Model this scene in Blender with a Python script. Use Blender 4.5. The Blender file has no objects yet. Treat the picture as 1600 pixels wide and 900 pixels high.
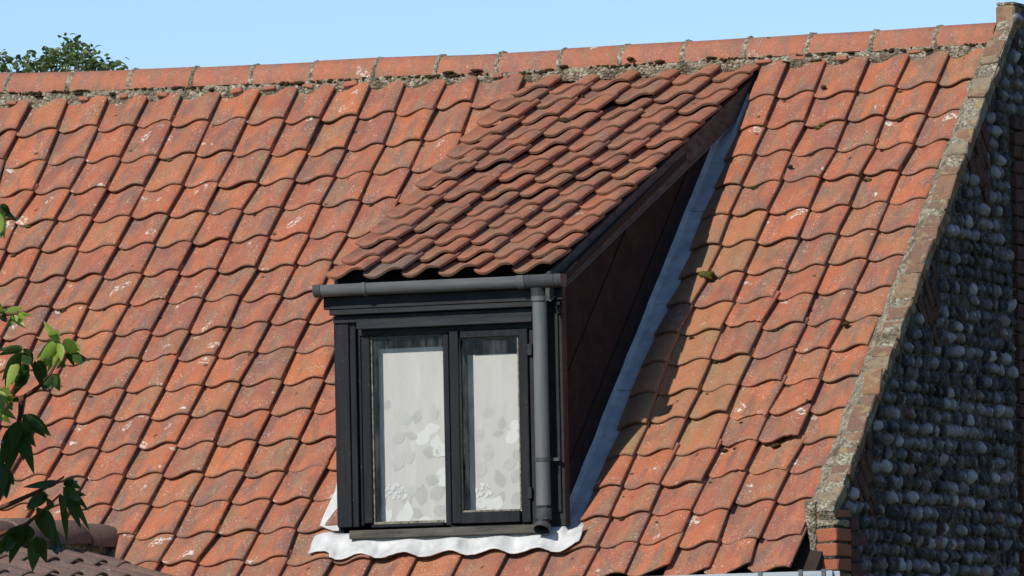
import bpy, math, random
import numpy as np
from mathutils import Vector, Matrix, Euler, noise

random.seed(7)
R = math.radians
scene = bpy.context.scene
col = scene.collection

# ------------------------------------------------------------------ camera
TH, PH, RO = R(22), R(3.5), R(1.15)
FPX, DIST = 14000.0, 45.0
V3 = Vector
cd = V3((-math.sin(TH) * math.cos(PH), math.cos(TH) * math.cos(PH), math.sin(PH)))
r0 = V3((math.cos(TH), math.sin(TH), 0))
u0 = r0.cross(cd)
cr = r0 * math.cos(RO) - u0 * math.sin(RO)
cu = u0 * math.cos(RO) + r0 * math.sin(RO)
CAM = V3((0, 0, 4.2)) - cd * DIST
cam_data = bpy.data.cameras.new('camera')
cam_data.sensor_width = 36.0
cam_data.lens = FPX / 1600.0 * 36.0
cam_data.clip_start = 0.5
cam_data.clip_end = 3000.0
cam = bpy.data.objects.new('camera', cam_data)
col.objects.link(cam)
m = Matrix.Identity(4)
for i in range(3):
    m[i][0] = cr[i]; m[i][1] = cu[i]; m[i][2] = -cd[i]; m[i][3] = CAM[i]
cam.matrix_world = m
scene.camera = cam

# ------------------------------------------------------------------ sky, sun, exposure
SUN_EL, SUN_AZ = R(35.5), R(15.5)
SUN_L = V3((math.sin(SUN_AZ) * math.cos(SUN_EL), math.cos(SUN_AZ) * math.cos(SUN_EL), -math.sin(SUN_EL)))       # direction the light travels
w = bpy.data.worlds.new('World'); scene.world = w; w.use_nodes = True
nt = w.node_tree
bg = nt.nodes['Background']
sky = nt.nodes.new('ShaderNodeTexSky')
sky.sky_type = 'NISHITA'; sky.sun_disc = False
sky.sun_elevation = math.asin(-SUN_L.z)
sky.sun_rotation = math.atan2(-SUN_L.x, -SUN_L.y)
sky.altitude = 0; sky.air_density = 0.75; sky.dust_density = 0.0; sky.ozone_density = 3.6
nt.links.new(sky.outputs[0], bg.inputs[0])
bg.inputs[1].default_value = 0.126
sd = bpy.data.lights.new('sun', 'SUN'); sd.energy = 4.35; sd.angle = R(0.53); sd.color = (1.0, 0.95, 0.87)
so = bpy.data.objects.new('sun', sd); col.objects.link(so)
so.rotation_euler = SUN_L.to_track_quat('-Z', 'Y').to_euler()
so.location = (-6, -20, 20)
vs = scene.view_settings
vs.view_transform = 'Standard'; vs.look = 'None'; vs.gamma = 1.0; vs.exposure = 0.0
vs.use_curve_mapping = False
scene.cycles.diffuse_bounces = 2; scene.cycles.transparent_max_bounces = 12

# ------------------------------------------------------------------ photo pixel -> point on a known plane
def ray(x, y):
    return (cd * FPX + cr * (x - 800) + cu * (450 - y)).normalized()
def hit(x, y, p, n):
    v = ray(x, y); return CAM + v * ((p - CAM).dot(n) / v.dot(n))
def fy(x, y, Y=0.0): return hit(x, y, V3((0, Y, 0)), V3((0, 1, 0)))
def fx(x, y, X): return hit(x, y, V3((X, 0, 0)), V3((1, 0, 0)))
def at_depth(x, y, dist):
    v = ray(x, y); return CAM + v * (dist / v.dot(cd))

# ------------------------------------------------------------------ small helpers
def link(o, parent=None):
    col.objects.link(o)
    if parent is not None: o.parent = parent
    return o
def tag(o, label=None, cat=None, group=None, kind=None):
    if label: o['label'] = label
    if cat: o['category'] = cat
    if group: o['group'] = group
    if kind: o['kind'] = kind
    return o
def empty(name, loc):
    o = bpy.data.objects.new(name, None); o.location = loc; o.empty_display_size = 0.2
    return link(o)
def mesh(name, verts, faces, mat=None, smooth=None):
    me = bpy.data.meshes.new(name)
    me.from_pydata([tuple(v) for v in verts], [], faces)
    if mat: me.materials.append(mat)
    if smooth is not None:
        me.polygons.foreach_set('use_smooth', [True] * len(me.polygons))
        if smooth < 179: me.set_sharp_from_angle(angle=R(smooth))
    me.update()
    return me
class MB:
    def __init__(s): s.v = []; s.f = []
    def add(s, vs_, fs_):
        k = len(s.v); s.v += [V3(q) for q in vs_]; s.f += [tuple(i + k for i in f) for f in fs_]
    def box(s, a, b, rot=None, bevel=0.0):
        c = (V3(a) + V3(b)) / 2; h = (V3(b) - V3(a)) / 2
        if bevel <= 0:
            P = [V3((sx * h.x, sy * h.y, sz * h.z)) for sz in (-1, 1) for sy in (-1, 1) for sx in (-1, 1)]
            F = [(0, 2, 3, 1), (4, 5, 7, 6), (0, 1, 5, 4), (2, 6, 7, 3), (0, 4, 6, 2), (1, 3, 7, 5)]
        else:
            P = []; idx = {}
            bv = min(bevel, 0.45 * min(abs(h.x), abs(h.y), abs(h.z)))
            for sz in (-1, 1):
                for sy in (-1, 1):
                    for sx in (-1, 1):
                        for ax in range(3):
                            q = [sx * h.x, sy * h.y, sz * h.z]
                            for a2 in range(3):
                                if a2 != ax: q[a2] -= (sx, sy, sz)[a2] * bv
                            idx[(sx, sy, sz, ax)] = len(P); P.append(V3(q))
            F = []
            g = lambda sx, sy, sz, ax: idx[(sx, sy, sz, ax)]
            for sg in (-1, 1):
                f = [g(sg, -1, -1, 0), g(sg, 1, -1, 0), g(sg, 1, 1, 0), g(sg, -1, 1, 0)]; F.append(tuple(f if sg > 0 else f[::-1]))
                f = [g(-1, sg, -1, 1), g(-1, sg, 1, 1), g(1, sg, 1, 1), g(1, sg, -1, 1)]; F.append(tuple(f if sg > 0 else f[::-1]))
                f = [g(-1, -1, sg, 2), g(1, -1, sg, 2), g(1, 1, sg, 2), g(-1, 1, sg, 2)]; F.append(tuple(f if sg > 0 else f[::-1]))
            for s1 in (-1, 1):
                for s2 in (-1, 1):
                    F.append((g(s1, s2, -1, 0), g(s1, s2, 1, 0), g(s1, s2, 1, 1), g(s1, s2, -1, 1)))
                    F.append((g(s1, -1, s2, 0), g(s1, 1, s2, 0), g(s1, 1, s2, 2), g(s1, -1, s2, 2)))
                    F.append((g(-1, s1, s2, 1), g(1, s1, s2, 1), g(1, s1, s2, 2), g(-1, s1, s2, 2)))
            for sx in (-1, 1):
                for sy in (-1, 1):
                    for sz in (-1, 1):
                        F.append((g(sx, sy, sz, 0), g(sx, sy, sz, 1), g(sx, sy, sz, 2)))
        if rot is not None: P = [rot @ q for q in P]
        s.add([c + q for q in P], F)
    def prism(s, poly, d):
        """poly: list of points (any plane), d: extrusion vector"""
        n = len(poly); P = [V3(p) for p in poly]; d = V3(d)
        s.add(P + [p + d for p in P], [tuple(range(n)), tuple(range(2 * n - 1, n - 1, -1))] + [(i, i + n, (i + 1) % n + n, (i + 1) % n) for i in range(n)])
    def tube(s, pts, rad, n=10, caps=True):
        pts = [V3(p) for p in pts]; k = len(s.v)
        if not hasattr(rad, '__len__'): rad = [rad] * len(pts)
        up = V3((0.13, 0.21, 0.97))
        for i, p in enumerate(pts):
            t = (pts[min(i + 1, len(pts) - 1)] - pts[max(i - 1, 0)]).normalized()
            a = t.cross(up)
            if a.length < 1e-3: a = t.cross(V3((1, 0, 0)))
            a.normalize(); b = a.cross(t)
            for j in range(n):
                q = 2 * math.pi * j / n
                s.v.append(p + (a * math.cos(q) + b * math.sin(q)) * rad[i])
        for i in range(len(pts) - 1):
            for j in range(n):
                j2 = (j + 1) % n
                s.f.append((k + i * n + j, k + i * n + j2, k + (i + 1) * n + j2, k + (i + 1) * n + j))
        if caps:
            s.f.append(tuple(k + j for j in range(n))[::-1]); e = k + (len(pts) - 1) * n
            s.f.append(tuple(e + j for j in range(n)))
    def build(s, name, mat, parent=None, smooth=None):
        me = mesh(name, s.v, s.f, mat, smooth)
        import bmesh
        bm = bmesh.new(); bm.from_mesh(me); bmesh.ops.recalc_face_normals(bm, faces=bm.faces); bm.to_mesh(me); bm.free()
        if smooth is not None and smooth < 179: me.set_sharp_from_angle(angle=R(smooth))
        return link(bpy.data.objects.new(name, me), parent)

# ------------------------------------------------------------------ materials
class NG:
    """tiny node-graph builder"""
    def __init__(s, name):
        s.m = bpy.data.materials.new(name); s.m.use_nodes = True
        s.t = s.m.node_tree; s.b = s.t.nodes['Principled BSDF']
    def n(s, typ, **kw):
        nd = s.t.nodes.new(typ)
        for k, v in kw.items():
            if hasattr(nd, k) and not k[0].isupper(): setattr(nd, k, v)
        return nd
    def set(s, sock, v):
        if isinstance(v, bpy.types.NodeSocket): s.t.links.new(v, sock)
        elif isinstance(v, (tuple, list)) and len(v) == 3 and sock.type == 'RGBA': sock.default_value = (*v, 1)
        else: sock.default_value = v
    def coord(s, scale=(1, 1, 1), rnd=True, kind='Object'):
        tc = s.n('ShaderNodeTexCoord'); out = tc.outputs[kind]
        if rnd:
            oi = s.n('ShaderNodeObjectInfo'); cx = s.n('ShaderNodeCombineXYZ')
            for i, k in enumerate((37.0, 91.0, 53.0)):
                mm = s.n('ShaderNodeMath', operation='MULTIPLY'); s.set(mm.inputs[0], oi.outputs['Random']); mm.inputs[1].default_value = k
                s.set(cx.inputs[i], mm.outputs[0])
            ad = s.n('ShaderNodeVectorMath', operation='ADD'); s.set(ad.inputs[0], out); s.set(ad.inputs[1], cx.outputs[0]); out = ad.outputs[0]
        if tuple(scale) != (1, 1, 1):
            mp = s.n('ShaderNodeVectorMath', operation='MULTIPLY'); s.set(mp.inputs[0], out); mp.inputs[1].default_value = scale; out = mp.outputs[0]
        return out
    def rand(s): return s.n('ShaderNodeObjectInfo').outputs['Random']
    def noise(s, vec, scale, detail=4, rough=0.55):
        nd = s.n('ShaderNodeTexNoise'); s.set(nd.inputs['Vector'], vec); nd.inputs['Scale'].default_value = scale
        nd.inputs['Detail'].default_value = detail; nd.inputs['Roughness'].default_value = rough
        return nd.outputs['Fac']
    def voro(s, vec, scale, rnd=1.0):
        nd = s.n('ShaderNodeTexVoronoi'); s.set(nd.inputs['Vector'], vec); nd.inputs['Scale'].default_value = scale
        nd.inputs['Randomness'].default_value = rnd
        return nd.outputs['Distance'], nd.outputs['Color']
    def ramp(s, fac, stops, interp='LINEAR'):
        nd = s.n('ShaderNodeValToRGB'); cr_ = nd.color_ramp; cr_.interpolation = interp
        while len(cr_.elements) < len(stops): cr_.elements.new(0.5)
        for e, (p, c) in zip(cr_.elements, stops):
            e.position = p; e.color = (*c, 1) if hasattr(c, '__len__') else (c, c, c, 1)
        s.set(nd.inputs[0], fac); return nd.outputs[0]
    def mix(s, fac, a, b, mode='MIX'):
        nd = s.n('ShaderNodeMix', data_type='RGBA', blend_type=mode)
        s.set(nd.inputs[0], fac); s.set(nd.inputs[6], a); s.set(nd.inputs[7], b); return nd.outputs[2]
    def math(s, op, a, b=0.0):
        nd = s.n('ShaderNodeMath', operation=op); s.set(nd.inputs[0], a); s.set(nd.inputs[1], b); return nd.outputs[0]
    def bump(s, h, strength=0.3, dist=0.01):
        nd = s.n('ShaderNodeBump'); nd.inputs['Strength'].default_value = strength; nd.inputs['Distance'].default_value = dist
        s.set(nd.inputs['Height'], h); s.set(s.b.inputs['Normal'], nd.outputs[0])
    def done(s, color, rough=0.8, spec=0.3, metal=0.0):
        s.set(s.b.inputs['Base Color'], color); s.set(s.b.inputs['Roughness'], rough)
        s.b.inputs['Specular IOR Level'].default_value = spec; s.b.inputs['Metallic'].default_value = metal
        return s.m

def pantile_mat(name, stops, grey, grey_amt, speck=1.0, lime=0.62, warm=(0.43, 0.15, 0.075), film=(0.24, 0.165, 0.10), rim_amt=0.65):
    g = NG(name); v = g.coord()
    base = g.ramp(g.rand(), stops)
    b1 = g.noise(g.coord((9, 5, 6)), 1.0, 3)                      # broad fired-colour change inside a tile
    base = g.mix(g.ramp(b1, [(0.42, 0.0), (0.66, 0.75)]), base, warm)
    st = g.noise(g.coord((11, 3.4, 4)), 1.0, 4, 0.6)             # grey weathering in streaks down the tile
    base = g.mix(g.math('MULTIPLY', g.ramp(st, [(0.49, 0.0), (0.62, 1.0)]), grey_amt), base, grey)
    fm = g.noise(g.coord((10, 3.2, 5)), 1.3, 4)                   # tan lichen film
    base = g.mix(g.math('MULTIPLY', g.ramp(fm, [(0.50, 0.0), (0.68, 1.0)]), 0.7), base, film)
    fine = g.noise(v, 210, 3, 0.7)
    base = g.mix(g.ramp(fine, [(0.34, 0.5), (0.52, 0.0)]), base, (0.11, 0.055, 0.042))
    fine2 = g.noise(v, 60, 5, 0.78)
    base = g.mix(g.ramp(fine2, [(0.52, 0.0), (0.70, 0.5)]), base, (0.50, 0.26, 0.17))
    # pale flecks, gathered in patches
    fk = g.noise(g.coord((1, 0.6, 1)), 165, 2, 0.6)
    msk = g.noise(v, 10, 4)
    fl = g.math('MULTIPLY', g.ramp(fk, [(0.615, 0.0), (0.67, 1.0)]), g.ramp(msk, [(0.44, 0.03), (0.60, speck)]))
    base = g.mix(fl, base, (0.62, 0.55, 0.45))
    sk = g.noise(v, 34, 5, 0.75)
    base = g.mix(g.ramp(sk, [(0.57, 0.0), (0.67, 0.62)]), base, (0.13, 0.09, 0.07))
    # dark moss dots
    vd2, vc2 = g.voro(v, 9)
    sel2 = g.n('ShaderNodeSeparateColor'); g.set(sel2.inputs[0], vc2)
    wob = g.math('ADD', vd2, g.math('MULTIPLY', g.math('SUBTRACT', g.noise(v, 70, 2), 0.5), 0.16))
    dot = g.math('MULTIPLY', g.ramp(wob, [(0.09, 1.0), (0.12, 0.0)]), g.ramp(sel2.outputs[1], [(0.80, 0.0), (0.82, 0.9)]))
    base = g.mix(dot, base, (0.05, 0.035, 0.018))
    # rare white lime / lichen patches
    lm = g.noise(v, 5.5, 2); lm2 = g.noise(v, 48, 4, 0.7)
    lf = g.math('MULTIPLY', g.ramp(lm, [(lime + 0.07, 0.0), (lime + 0.10, 1.0)]), g.ramp(lm2, [(0.50, 0.0), (0.56, 1.0)]))
    base = g.mix(lf, base, (0.62, 0.58, 0.50))
    # lichen and dirt grown on the lower rim of the tile
    sp = g.n('ShaderNodeSeparateXYZ'); g.set(sp.inputs[0], g.coord(rnd=False))
    rim = g.math('ADD', sp.outputs[1], g.math('MULTIPLY', g.math('SUBTRACT', fine2, 0.5), 0.02))
    base = g.mix(g.ramp(rim, [(0.002, rim_amt), (0.012, 0.0)]), base, (0.115, 0.075, 0.045))
    g.bump(g.math('ADD', fine2, g.math('MULTIPLY', fine, 0.6)), 0.6, 0.005)
    return g.done(base, g.ramp(fm, [(0.3, 0.72), (0.7, 0.9)]), 0.35)

M_TILE = pantile_mat('pantile_clay', [(0.0, (0.46, 0.138, 0.058)), (0.2, (0.41, 0.125, 0.062)), (0.45, (0.35, 0.115, 0.066)), (0.7, (0.30, 0.108, 0.070)), (0.88, (0.37, 0.155, 0.075)), (1.0, (0.49, 0.155, 0.058))],
                     (0.165, 0.108, 0.088), 0.70, 1.0, 0.60, (0.50, 0.160, 0.070), (0.27, 0.18, 0.105))
M_TILE_D = pantile_mat('pantile_clay_brown', [(0.0, (0.41, 0.135, 0.066)), (0.3, (0.36, 0.126, 0.068)), (0.6, (0.31, 0.115, 0.068)), (0.9, (0.28, 0.125, 0.072)), (1.0, (0.45, 0.148, 0.062))],
                       (0.155, 0.100, 0.074), 0.62, 0.7, 0.66, (0.43, 0.148, 0.072), (0.26, 0.175, 0.10))
M_TILE_O = pantile_mat('pantile_ochre', [(0.0, (0.40, 0.165, 0.08)), (0.5, (0.35, 0.165, 0.085)), (1.0, (0.44, 0.165, 0.075))],
                       (0.22, 0.16, 0.09), 0.45, 0.6, 0.66, (0.46, 0.18, 0.085), (0.28, 0.21, 0.10))
M_TILE_W = pantile_mat('pantile_weathered', [(0.0, (0.17, 0.12, 0.10)), (0.6, (0.20, 0.125, 0.10)), (1.0, (0.23, 0.13, 0.10))],
                       (0.13, 0.11, 0.10), 0.85, 0.6, 0.66, (0.23, 0.135, 0.10), (0.20, 0.16, 0.12))
M_RIDGE = pantile_mat('ridge_clay', [(0.0, (0.38, 0.135, 0.08)), (0.5, (0.42, 0.145, 0.08)), (1.0, (0.35, 0.14, 0.095))],
                      (0.22, 0.12, 0.098), 0.5, 0.6, 0.58, rim_amt=0.0)
M_RIDGE_W = pantile_mat('ridge_weathered', [(0.0, (0.15, 0.105, 0.085)), (1.0, (0.20, 0.125, 0.095))], (0.10, 0.085, 0.072), 0.8, 0.6, 0.66, (0.19, 0.12, 0.088), (0.17, 0.135, 0.09), 0.0)

def mortar_mat(name, a, b, moss=(0.055, 0.04, 0.022), moss_amt=0.8):
    g = NG(name); v = g.coord(rnd=False)
    n1 = g.noise(v, 22, 5, 0.7); n2 = g.noise(v, 48, 5, 0.8); n3 = g.noise(v, 9, 4)
    c = g.mix(g.ramp(n1, [(0.35, 0.0), (0.65, 1.0)]), a, b)
    c = g.mix(g.ramp(n2, [(0.34, 0.85), (0.46, 0.0)]), c, (0.07, 0.055, 0.04))
    c = g.mix(g.ramp(n2, [(0.57, 0.0), (0.63, 0.95)]), c, (0.62, 0.58, 0.49))
    vd, vc = g.voro(v, 70); sp = g.n('ShaderNodeSeparateColor'); g.set(sp.inputs[0], vc)      # aggregate: pale and dark grains
    c = g.mix(g.ramp(sp.outputs[0], [(0.74, 0.0), (0.80, 0.45)]), c, tuple(min(0.7, x * 1.9) for x in b))
    c = g.mix(g.ramp(sp.outputs[1], [(0.74, 0.0), (0.80, 0.5)]), c, tuple(x * 0.28 for x in a))
    c = g.mix(g.math('MULTIPLY', g.ramp(n3, [(0.52, 0.0), (0.62, 1.0)]), moss_amt), c, moss)
    g.bump(g.math('ADD', g.math('SUBTRACT', n2, vd), n1), 1.0, 0.014)
    return g.done(c, 0.95, 0.15)
M_MORTAR = mortar_mat('lime_mortar', (0.27, 0.225, 0.155), (0.40, 0.35, 0.26), moss_amt=0.55)
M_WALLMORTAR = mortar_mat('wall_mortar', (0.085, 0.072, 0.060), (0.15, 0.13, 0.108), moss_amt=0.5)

def brick_mat(name, stops, stain=0.5, yel=0.0):
    g = NG(name); v = g.coord()
    c = g.ramp(g.rand(), stops)
    n1 = g.noise(v, 25, 5, 0.7); n2 = g.noise(v, 130, 4, 0.7); n3 = g.noise(v, 11, 4)
    c = g.mix(g.math('MULTIPLY', g.ramp(n1, [(0.45, 0.0), (0.65, 1.0)]), stain), c, (0.16, 0.12, 0.085))
    if yel: c = g.mix(g.math('MULTIPLY', g.ramp(n3, [(0.52, 0.0), (0.62, 1.0)]), yel), c, (0.33, 0.25, 0.14))
    c = g.mix(g.ramp(n2, [(0.30, 0.6), (0.48, 0.0)]), c, (0.07, 0.04, 0.03))
    c = g.mix(g.ramp(n2, [(0.62, 0.0), (0.72, 0.6)]), c, (0.45, 0.40, 0.33))
    g.bump(g.math('ADD', n2, n1), 0.7, 0.008)
    return g.done(c, 0.92, 0.2)
M_COPING = brick_mat('coping_brick', [(0, (0.22, 0.125, 0.085)), (0.35, (0.26, 0.14, 0.092)), (0.6, (0.20, 0.135, 0.10)), (0.8, (0.32, 0.16, 0.085)), (0.9, (0.27, 0.225, 0.155)), (1, (0.29, 0.24, 0.17))], 0.85, 0.85)
M_BRICK = brick_mat('red_brick', [(0, (0.38, 0.115, 0.06)), (0.6, (0.42, 0.135, 0.07)), (1, (0.33, 0.12, 0.075))], 0.25)
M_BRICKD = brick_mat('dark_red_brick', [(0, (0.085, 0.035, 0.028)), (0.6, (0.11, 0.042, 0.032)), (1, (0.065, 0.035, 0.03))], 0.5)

def flint_mat():
    g = NG('flint'); v = g.coord()
    c = g.ramp(g.rand(), [(0, (0.040, 0.035, 0.037)), (0.2, (0.115, 0.100, 0.104)), (0.45, (0.225, 0.200, 0.205)), (0.62, (0.085, 0.064, 0.060)), (0.80, (0.40, 0.37, 0.37)), (0.92, (0.15, 0.075, 0.06)), (1, (0.23, 0.18, 0.16))])
    n1 = g.noise(v, 1.6, 6, 0.75); n2 = g.noise(v, 0.7, 4)
    c = g.mix(g.ramp(n1, [(0.52, 0.0), (0.68, 0.7)]), c, (0.20, 0.195, 0.185))
    c = g.mix(g.ramp(n2, [(0.5, 0.0), (0.62, 0.7)]), c, (0.045, 0.043, 0.045))
    g.bump(n1, 0.8, 0.25)
    return g.done(c, g.ramp(n2, [(0.4, 0.4), (0.6, 0.75)]), 0.5)
M_FLINT = flint_mat()

def paint_mat(name, a, b, rough=0.45, wear=(0.3, 0.29, 0.27), wear_amt=0.5, scale=(6, 6, 60), spec=0.4):
    g = NG(name); v = g.coord()
    n1 = g.noise(g.coord(scale), 1.0, 5, 0.65); n2 = g.noise(v, 70, 5, 0.75); n3 = g.noise(v, 7, 4)
    c = g.mix(g.ramp(n1, [(0.35, 0.0), (0.68, 1.0)]), a, b)
    c = g.mix(g.math('MULTIPLY', g.ramp(n2, [(0.63, 0.0), (0.70, 1.0)]), wear_amt), c, wear)
    g.bump(g.math('ADD', n1, g.math('MULTIPLY', n2, 0.5)), 0.35, 0.003)
    return g.done(c, g.ramp(n3, [(0.3, rough - 0.1), (0.7, rough + 0.15)]), spec)
M_BLACK = paint_mat('black_paint', (0.006, 0.007, 0.009), (0.015, 0.016, 0.020), 0.5, (0.20, 0.20, 0.195), 0.6, (40, 40, 3), 0.22)
M_BLACKH = paint_mat('black_paint_rail', (0.010, 0.011, 0.013), (0.030, 0.031, 0.034), 0.5, (0.18, 0.18, 0.17), 0.5, (3, 40, 40), 0.25)
M_SOOT = paint_mat('tarred_board', (0.005, 0.005, 0.006), (0.012, 0.012, 0.013), 0.6, (0.07, 0.07, 0.07), 0.2, (4, 30, 30))
M_CHEEK = paint_mat('cheek_board_brown', (0.006, 0.0045, 0.004), (0.022, 0.009, 0.007), 0.85, (0.02, 0.012, 0.01), 0.6, (20, 3, 20))
M_BARGE = paint_mat('weathered_bargeboard', (0.03, 0.03, 0.03), (0.10, 0.098, 0.092), 0.75, (0.19, 0.185, 0.175), 0.7, (30, 7, 30))
M_SILL = paint_mat('weathered_sill', (0.035, 0.033, 0.026), (0.12, 0.11, 0.085), 0.7, (0.30, 0.27, 0.21), 0.5, (4, 40, 40))
M_PUTTY = paint_mat('cracked_putty', (0.30, 0.27, 0.20), (0.05, 0.05, 0.045), 0.8, (0.45, 0.42, 0.34), 0.6, (60, 60, 60))
M_GUTTER = paint_mat('grey_gutter', (0.085, 0.09, 0.092), (0.13, 0.135, 0.135), 0.4, (0.05, 0.05, 0.05), 0.2, (3, 30, 30))
M_GUTTERD = paint_mat('dark_gutter', (0.045, 0.047, 0.05), (0.07, 0.072, 0.075), 0.4, (0.03, 0.03, 0.03), 0.2, (30, 30, 3))
M_PIPE = paint_mat('grey_pipe', (0.115, 0.12, 0.118), (0.15, 0.155, 0.15), 0.42, (0.06, 0.06, 0.06), 0.15, (12, 12, 2))
M_EGUT = paint_mat('pale_grey_gutter', (0.32, 0.36, 0.40), (0.42, 0.46, 0.50), 0.4, (0.2, 0.2, 0.2), 0.2, (3, 30, 30))

def lead_mat(name, a, b, dark):
    g = NG(name); v = g.coord(rnd=False)
    n1 = g.noise(v, 11, 5, 0.65); n2 = g.noise(v, 55, 5, 0.8)
    c = g.mix(g.ramp(n1, [(0.35, 0.0), (0.65, 1.0)]), a, b)
    c = g.mix(g.ramp(n2, [(0.60, 0.0), (0.70, 0.8)]), c, dark)
    g.bump(g.math('ADD', n1, g.math('MULTIPLY', n2, 0.3)), 0.5, 0.008)
    return g.done(c, 0.55, 0.4)
M_LEAD = lead_mat('lead_strip', (0.36, 0.38, 0.41), (0.52, 0.54, 0.57), (0.10, 0.09, 0.08))
M_APRON = lead_mat('white_lead_apron', (0.44, 0.44, 0.42), (0.64, 0.64, 0.62), (0.24, 0.22, 0.18))

def simple(name, c, rough=0.8, spec=0.3, nz=0.25, scale=20):
    g = NG(name); v = g.coord(); n1 = g.noise(v, scale, 4)
    d = tuple(x * (1 - nz) for x in c)
    cc = g.mix(g.ramp(n1, [(0.35, 0.0), (0.65, 1.0)]), d, c)
    g.bump(n1, 0.2, 0.005)
    return g.done(cc, rough, spec)
M_DECK = simple('old_batten_timber', (0.035, 0.026, 0.020), 0.9)
M_INSIDE = simple('dim_room_plaster', (0.02, 0.02, 0.02), 0.9)
M_PLASTER = simple('cottage_flint_render', (0.28, 0.25, 0.21), 0.9)
M_MOSS = simple('moss', (0.11, 0.10, 0.025), 0.95, 0.1, 0.6, 120)
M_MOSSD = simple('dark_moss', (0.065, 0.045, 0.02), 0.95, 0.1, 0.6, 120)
M_LEAFW = simple('print_white', (0.67, 0.66, 0.64), 0.9, 0.1, 0.04)
M_LEAFG = simple('print_grey', (0.475, 0.463, 0.45), 0.9, 0.1, 0.1)
M_LEAFP = simple('print_pale', (0.53, 0.515, 0.49), 0.9, 0.1, 0.1)
M_BARK = simple('bark', (0.10, 0.075, 0.05), 0.9, 0.2, 0.5, 30)
M_TWIG = simple('red_twig', (0.13, 0.05, 0.03), 0.7, 0.3, 0.3, 60)

def blind_mat():
    g = NG('blind_fabric'); v = g.coord()
    n1 = g.noise(g.coord((26, 26, 3.0)), 1.0, 4, 0.7); n2 = g.noise(v, 90, 3, 0.7)
    c = g.mix(g.ramp(n1, [(0.50, 0.0), (0.72, 0.55)]), (0.54, 0.52, 0.49), (0.64, 0.62, 0.59))
    c = g.mix(g.ramp(n2, [(0.60, 0.0), (0.75, 0.25)]), c, (0.45, 0.44, 0.43))
    return g.done(c, 0.9, 0.1)
M_BLIND = blind_mat()

def glass_mat():
    m_ = bpy.data.materials.new('old_window_glass'); m_.use_nodes = True; t = m_.node_tree
    for nd in list(t.nodes): t.nodes.remove(nd)
    out = t.nodes.new('ShaderNodeOutputMaterial'); mx = t.nodes.new('ShaderNodeMixShader')
    tr = t.nodes.new('ShaderNodeBsdfTransparent'); gl = t.nodes.new('ShaderNodeBsdfGlossy')
    lw = t.nodes.new('ShaderNodeLayerWeight'); lw.inputs[0].default_value = 0.5
    pw = t.nodes.new('ShaderNodeMath'); pw.operation = 'POWER'; pw.inputs[1].default_value = 4.0
    fr = t.nodes.new('ShaderNodeMath'); fr.operation = 'MULTIPLY_ADD'; fr.inputs[1].default_value = 0.8; fr.inputs[2].default_value = 0.012
    t.links.new(lw.outputs['Facing'], pw.inputs[0]); t.links.new(pw.outputs[0], fr.inputs[0])
    tr.inputs[0].default_value = (0.97, 0.975, 0.97, 1); gl.inputs['Roughness'].default_value = 0.03
    # dusty streaks on the pane scatter some light
    df = t.nodes.new('ShaderNodeBsdfDiffuse'); df.inputs[0].default_value = (0.6, 0.6, 0.58, 1)
    tc = t.nodes.new('ShaderNodeTexCoord'); mp = t.nodes.new('ShaderNodeMapping'); mp.inputs['Scale'].default_value = (30, 30, 5)
    nz = t.nodes.new('ShaderNodeTexNoise'); nz.inputs['Scale'].default_value = 1.0; nz.inputs['Detail'].default_value = 5; nz.inputs['Roughness'].default_value = 0.7
    rp = t.nodes.new('ShaderNodeValToRGB'); rp.color_ramp.elements[0].position = 0.45; rp.color_ramp.elements[0].color = (0.0, 0.0, 0.0, 1)
    rp.color_ramp.elements[1].position = 0.75; rp.color_ramp.elements[1].color = (0.06, 0.06, 0.06, 1)
    m2 = t.nodes.new('ShaderNodeMixShader')
    L = t.links.new
    L(tc.outputs['Object'], mp.inputs[0]); L(mp.outputs[0], nz.inputs['Vector']); L(nz.outputs['Fac'], rp.inputs[0])
    L(fr.outputs[0], mx.inputs[0]); L(tr.outputs[0], mx.inputs[1]); L(gl.outputs[0], mx.inputs[2])
    L(rp.outputs[0], m2.inputs[0]); L(mx.outputs[0], m2.inputs[1]); L(df.outputs[0], m2.inputs[2]); L(m2.outputs[0], out.inputs[0])
    return m_
M_GLASS = glass_mat()

def leaf_mat(name, a, b, trans):
    g = NG(name); v = g.coord()
    gi = g.n('ShaderNodeNewGeometry')
    c = g.mix(gi.outputs['Random Per Island'], a, b)
    n1 = g.noise(v, 40, 3); c = g.mix(g.ramp(n1, [(0.4, 0.0), (0.7, 0.35)]), c, tuple(x * 0.6 for x in a))
    g.done(c, 0.45, 0.4)
    tl = g.n('ShaderNodeBsdfTranslucent'); g.set(tl.inputs[0], g.mix(0.5, c, trans))
    mx = g.n('ShaderNodeMixShader'); mx.inputs[0].default_value = 0.38
    out = [x for x in g.t.nodes if x.type == 'OUTPUT_MATERIAL'][0]
    g.t.links.new(g.b.outputs[0], mx.inputs[1]); g.t.links.new(tl.outputs[0], mx.inputs[2]); g.t.links.new(mx.outputs[0], out.inputs[0])
    return g.m
M_LEAF = leaf_mat('cherry_leaf', (0.035, 0.07, 0.018), (0.06, 0.11, 0.022), (0.10, 0.17, 0.02))
M_LEAFY = leaf_mat('sunlit_young_cherry_leaf', (0.24, 0.36, 0.05), (0.40, 0.48, 0.11), (0.46, 0.56, 0.09))  # young leaves in the sun; the sunlight is also put into this brighter colour
M_LEAFB = leaf_mat('far_tree_leaf', (0.075, 0.12, 0.04), (0.16, 0.21, 0.08), (0.20, 0.28, 0.06))

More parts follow.
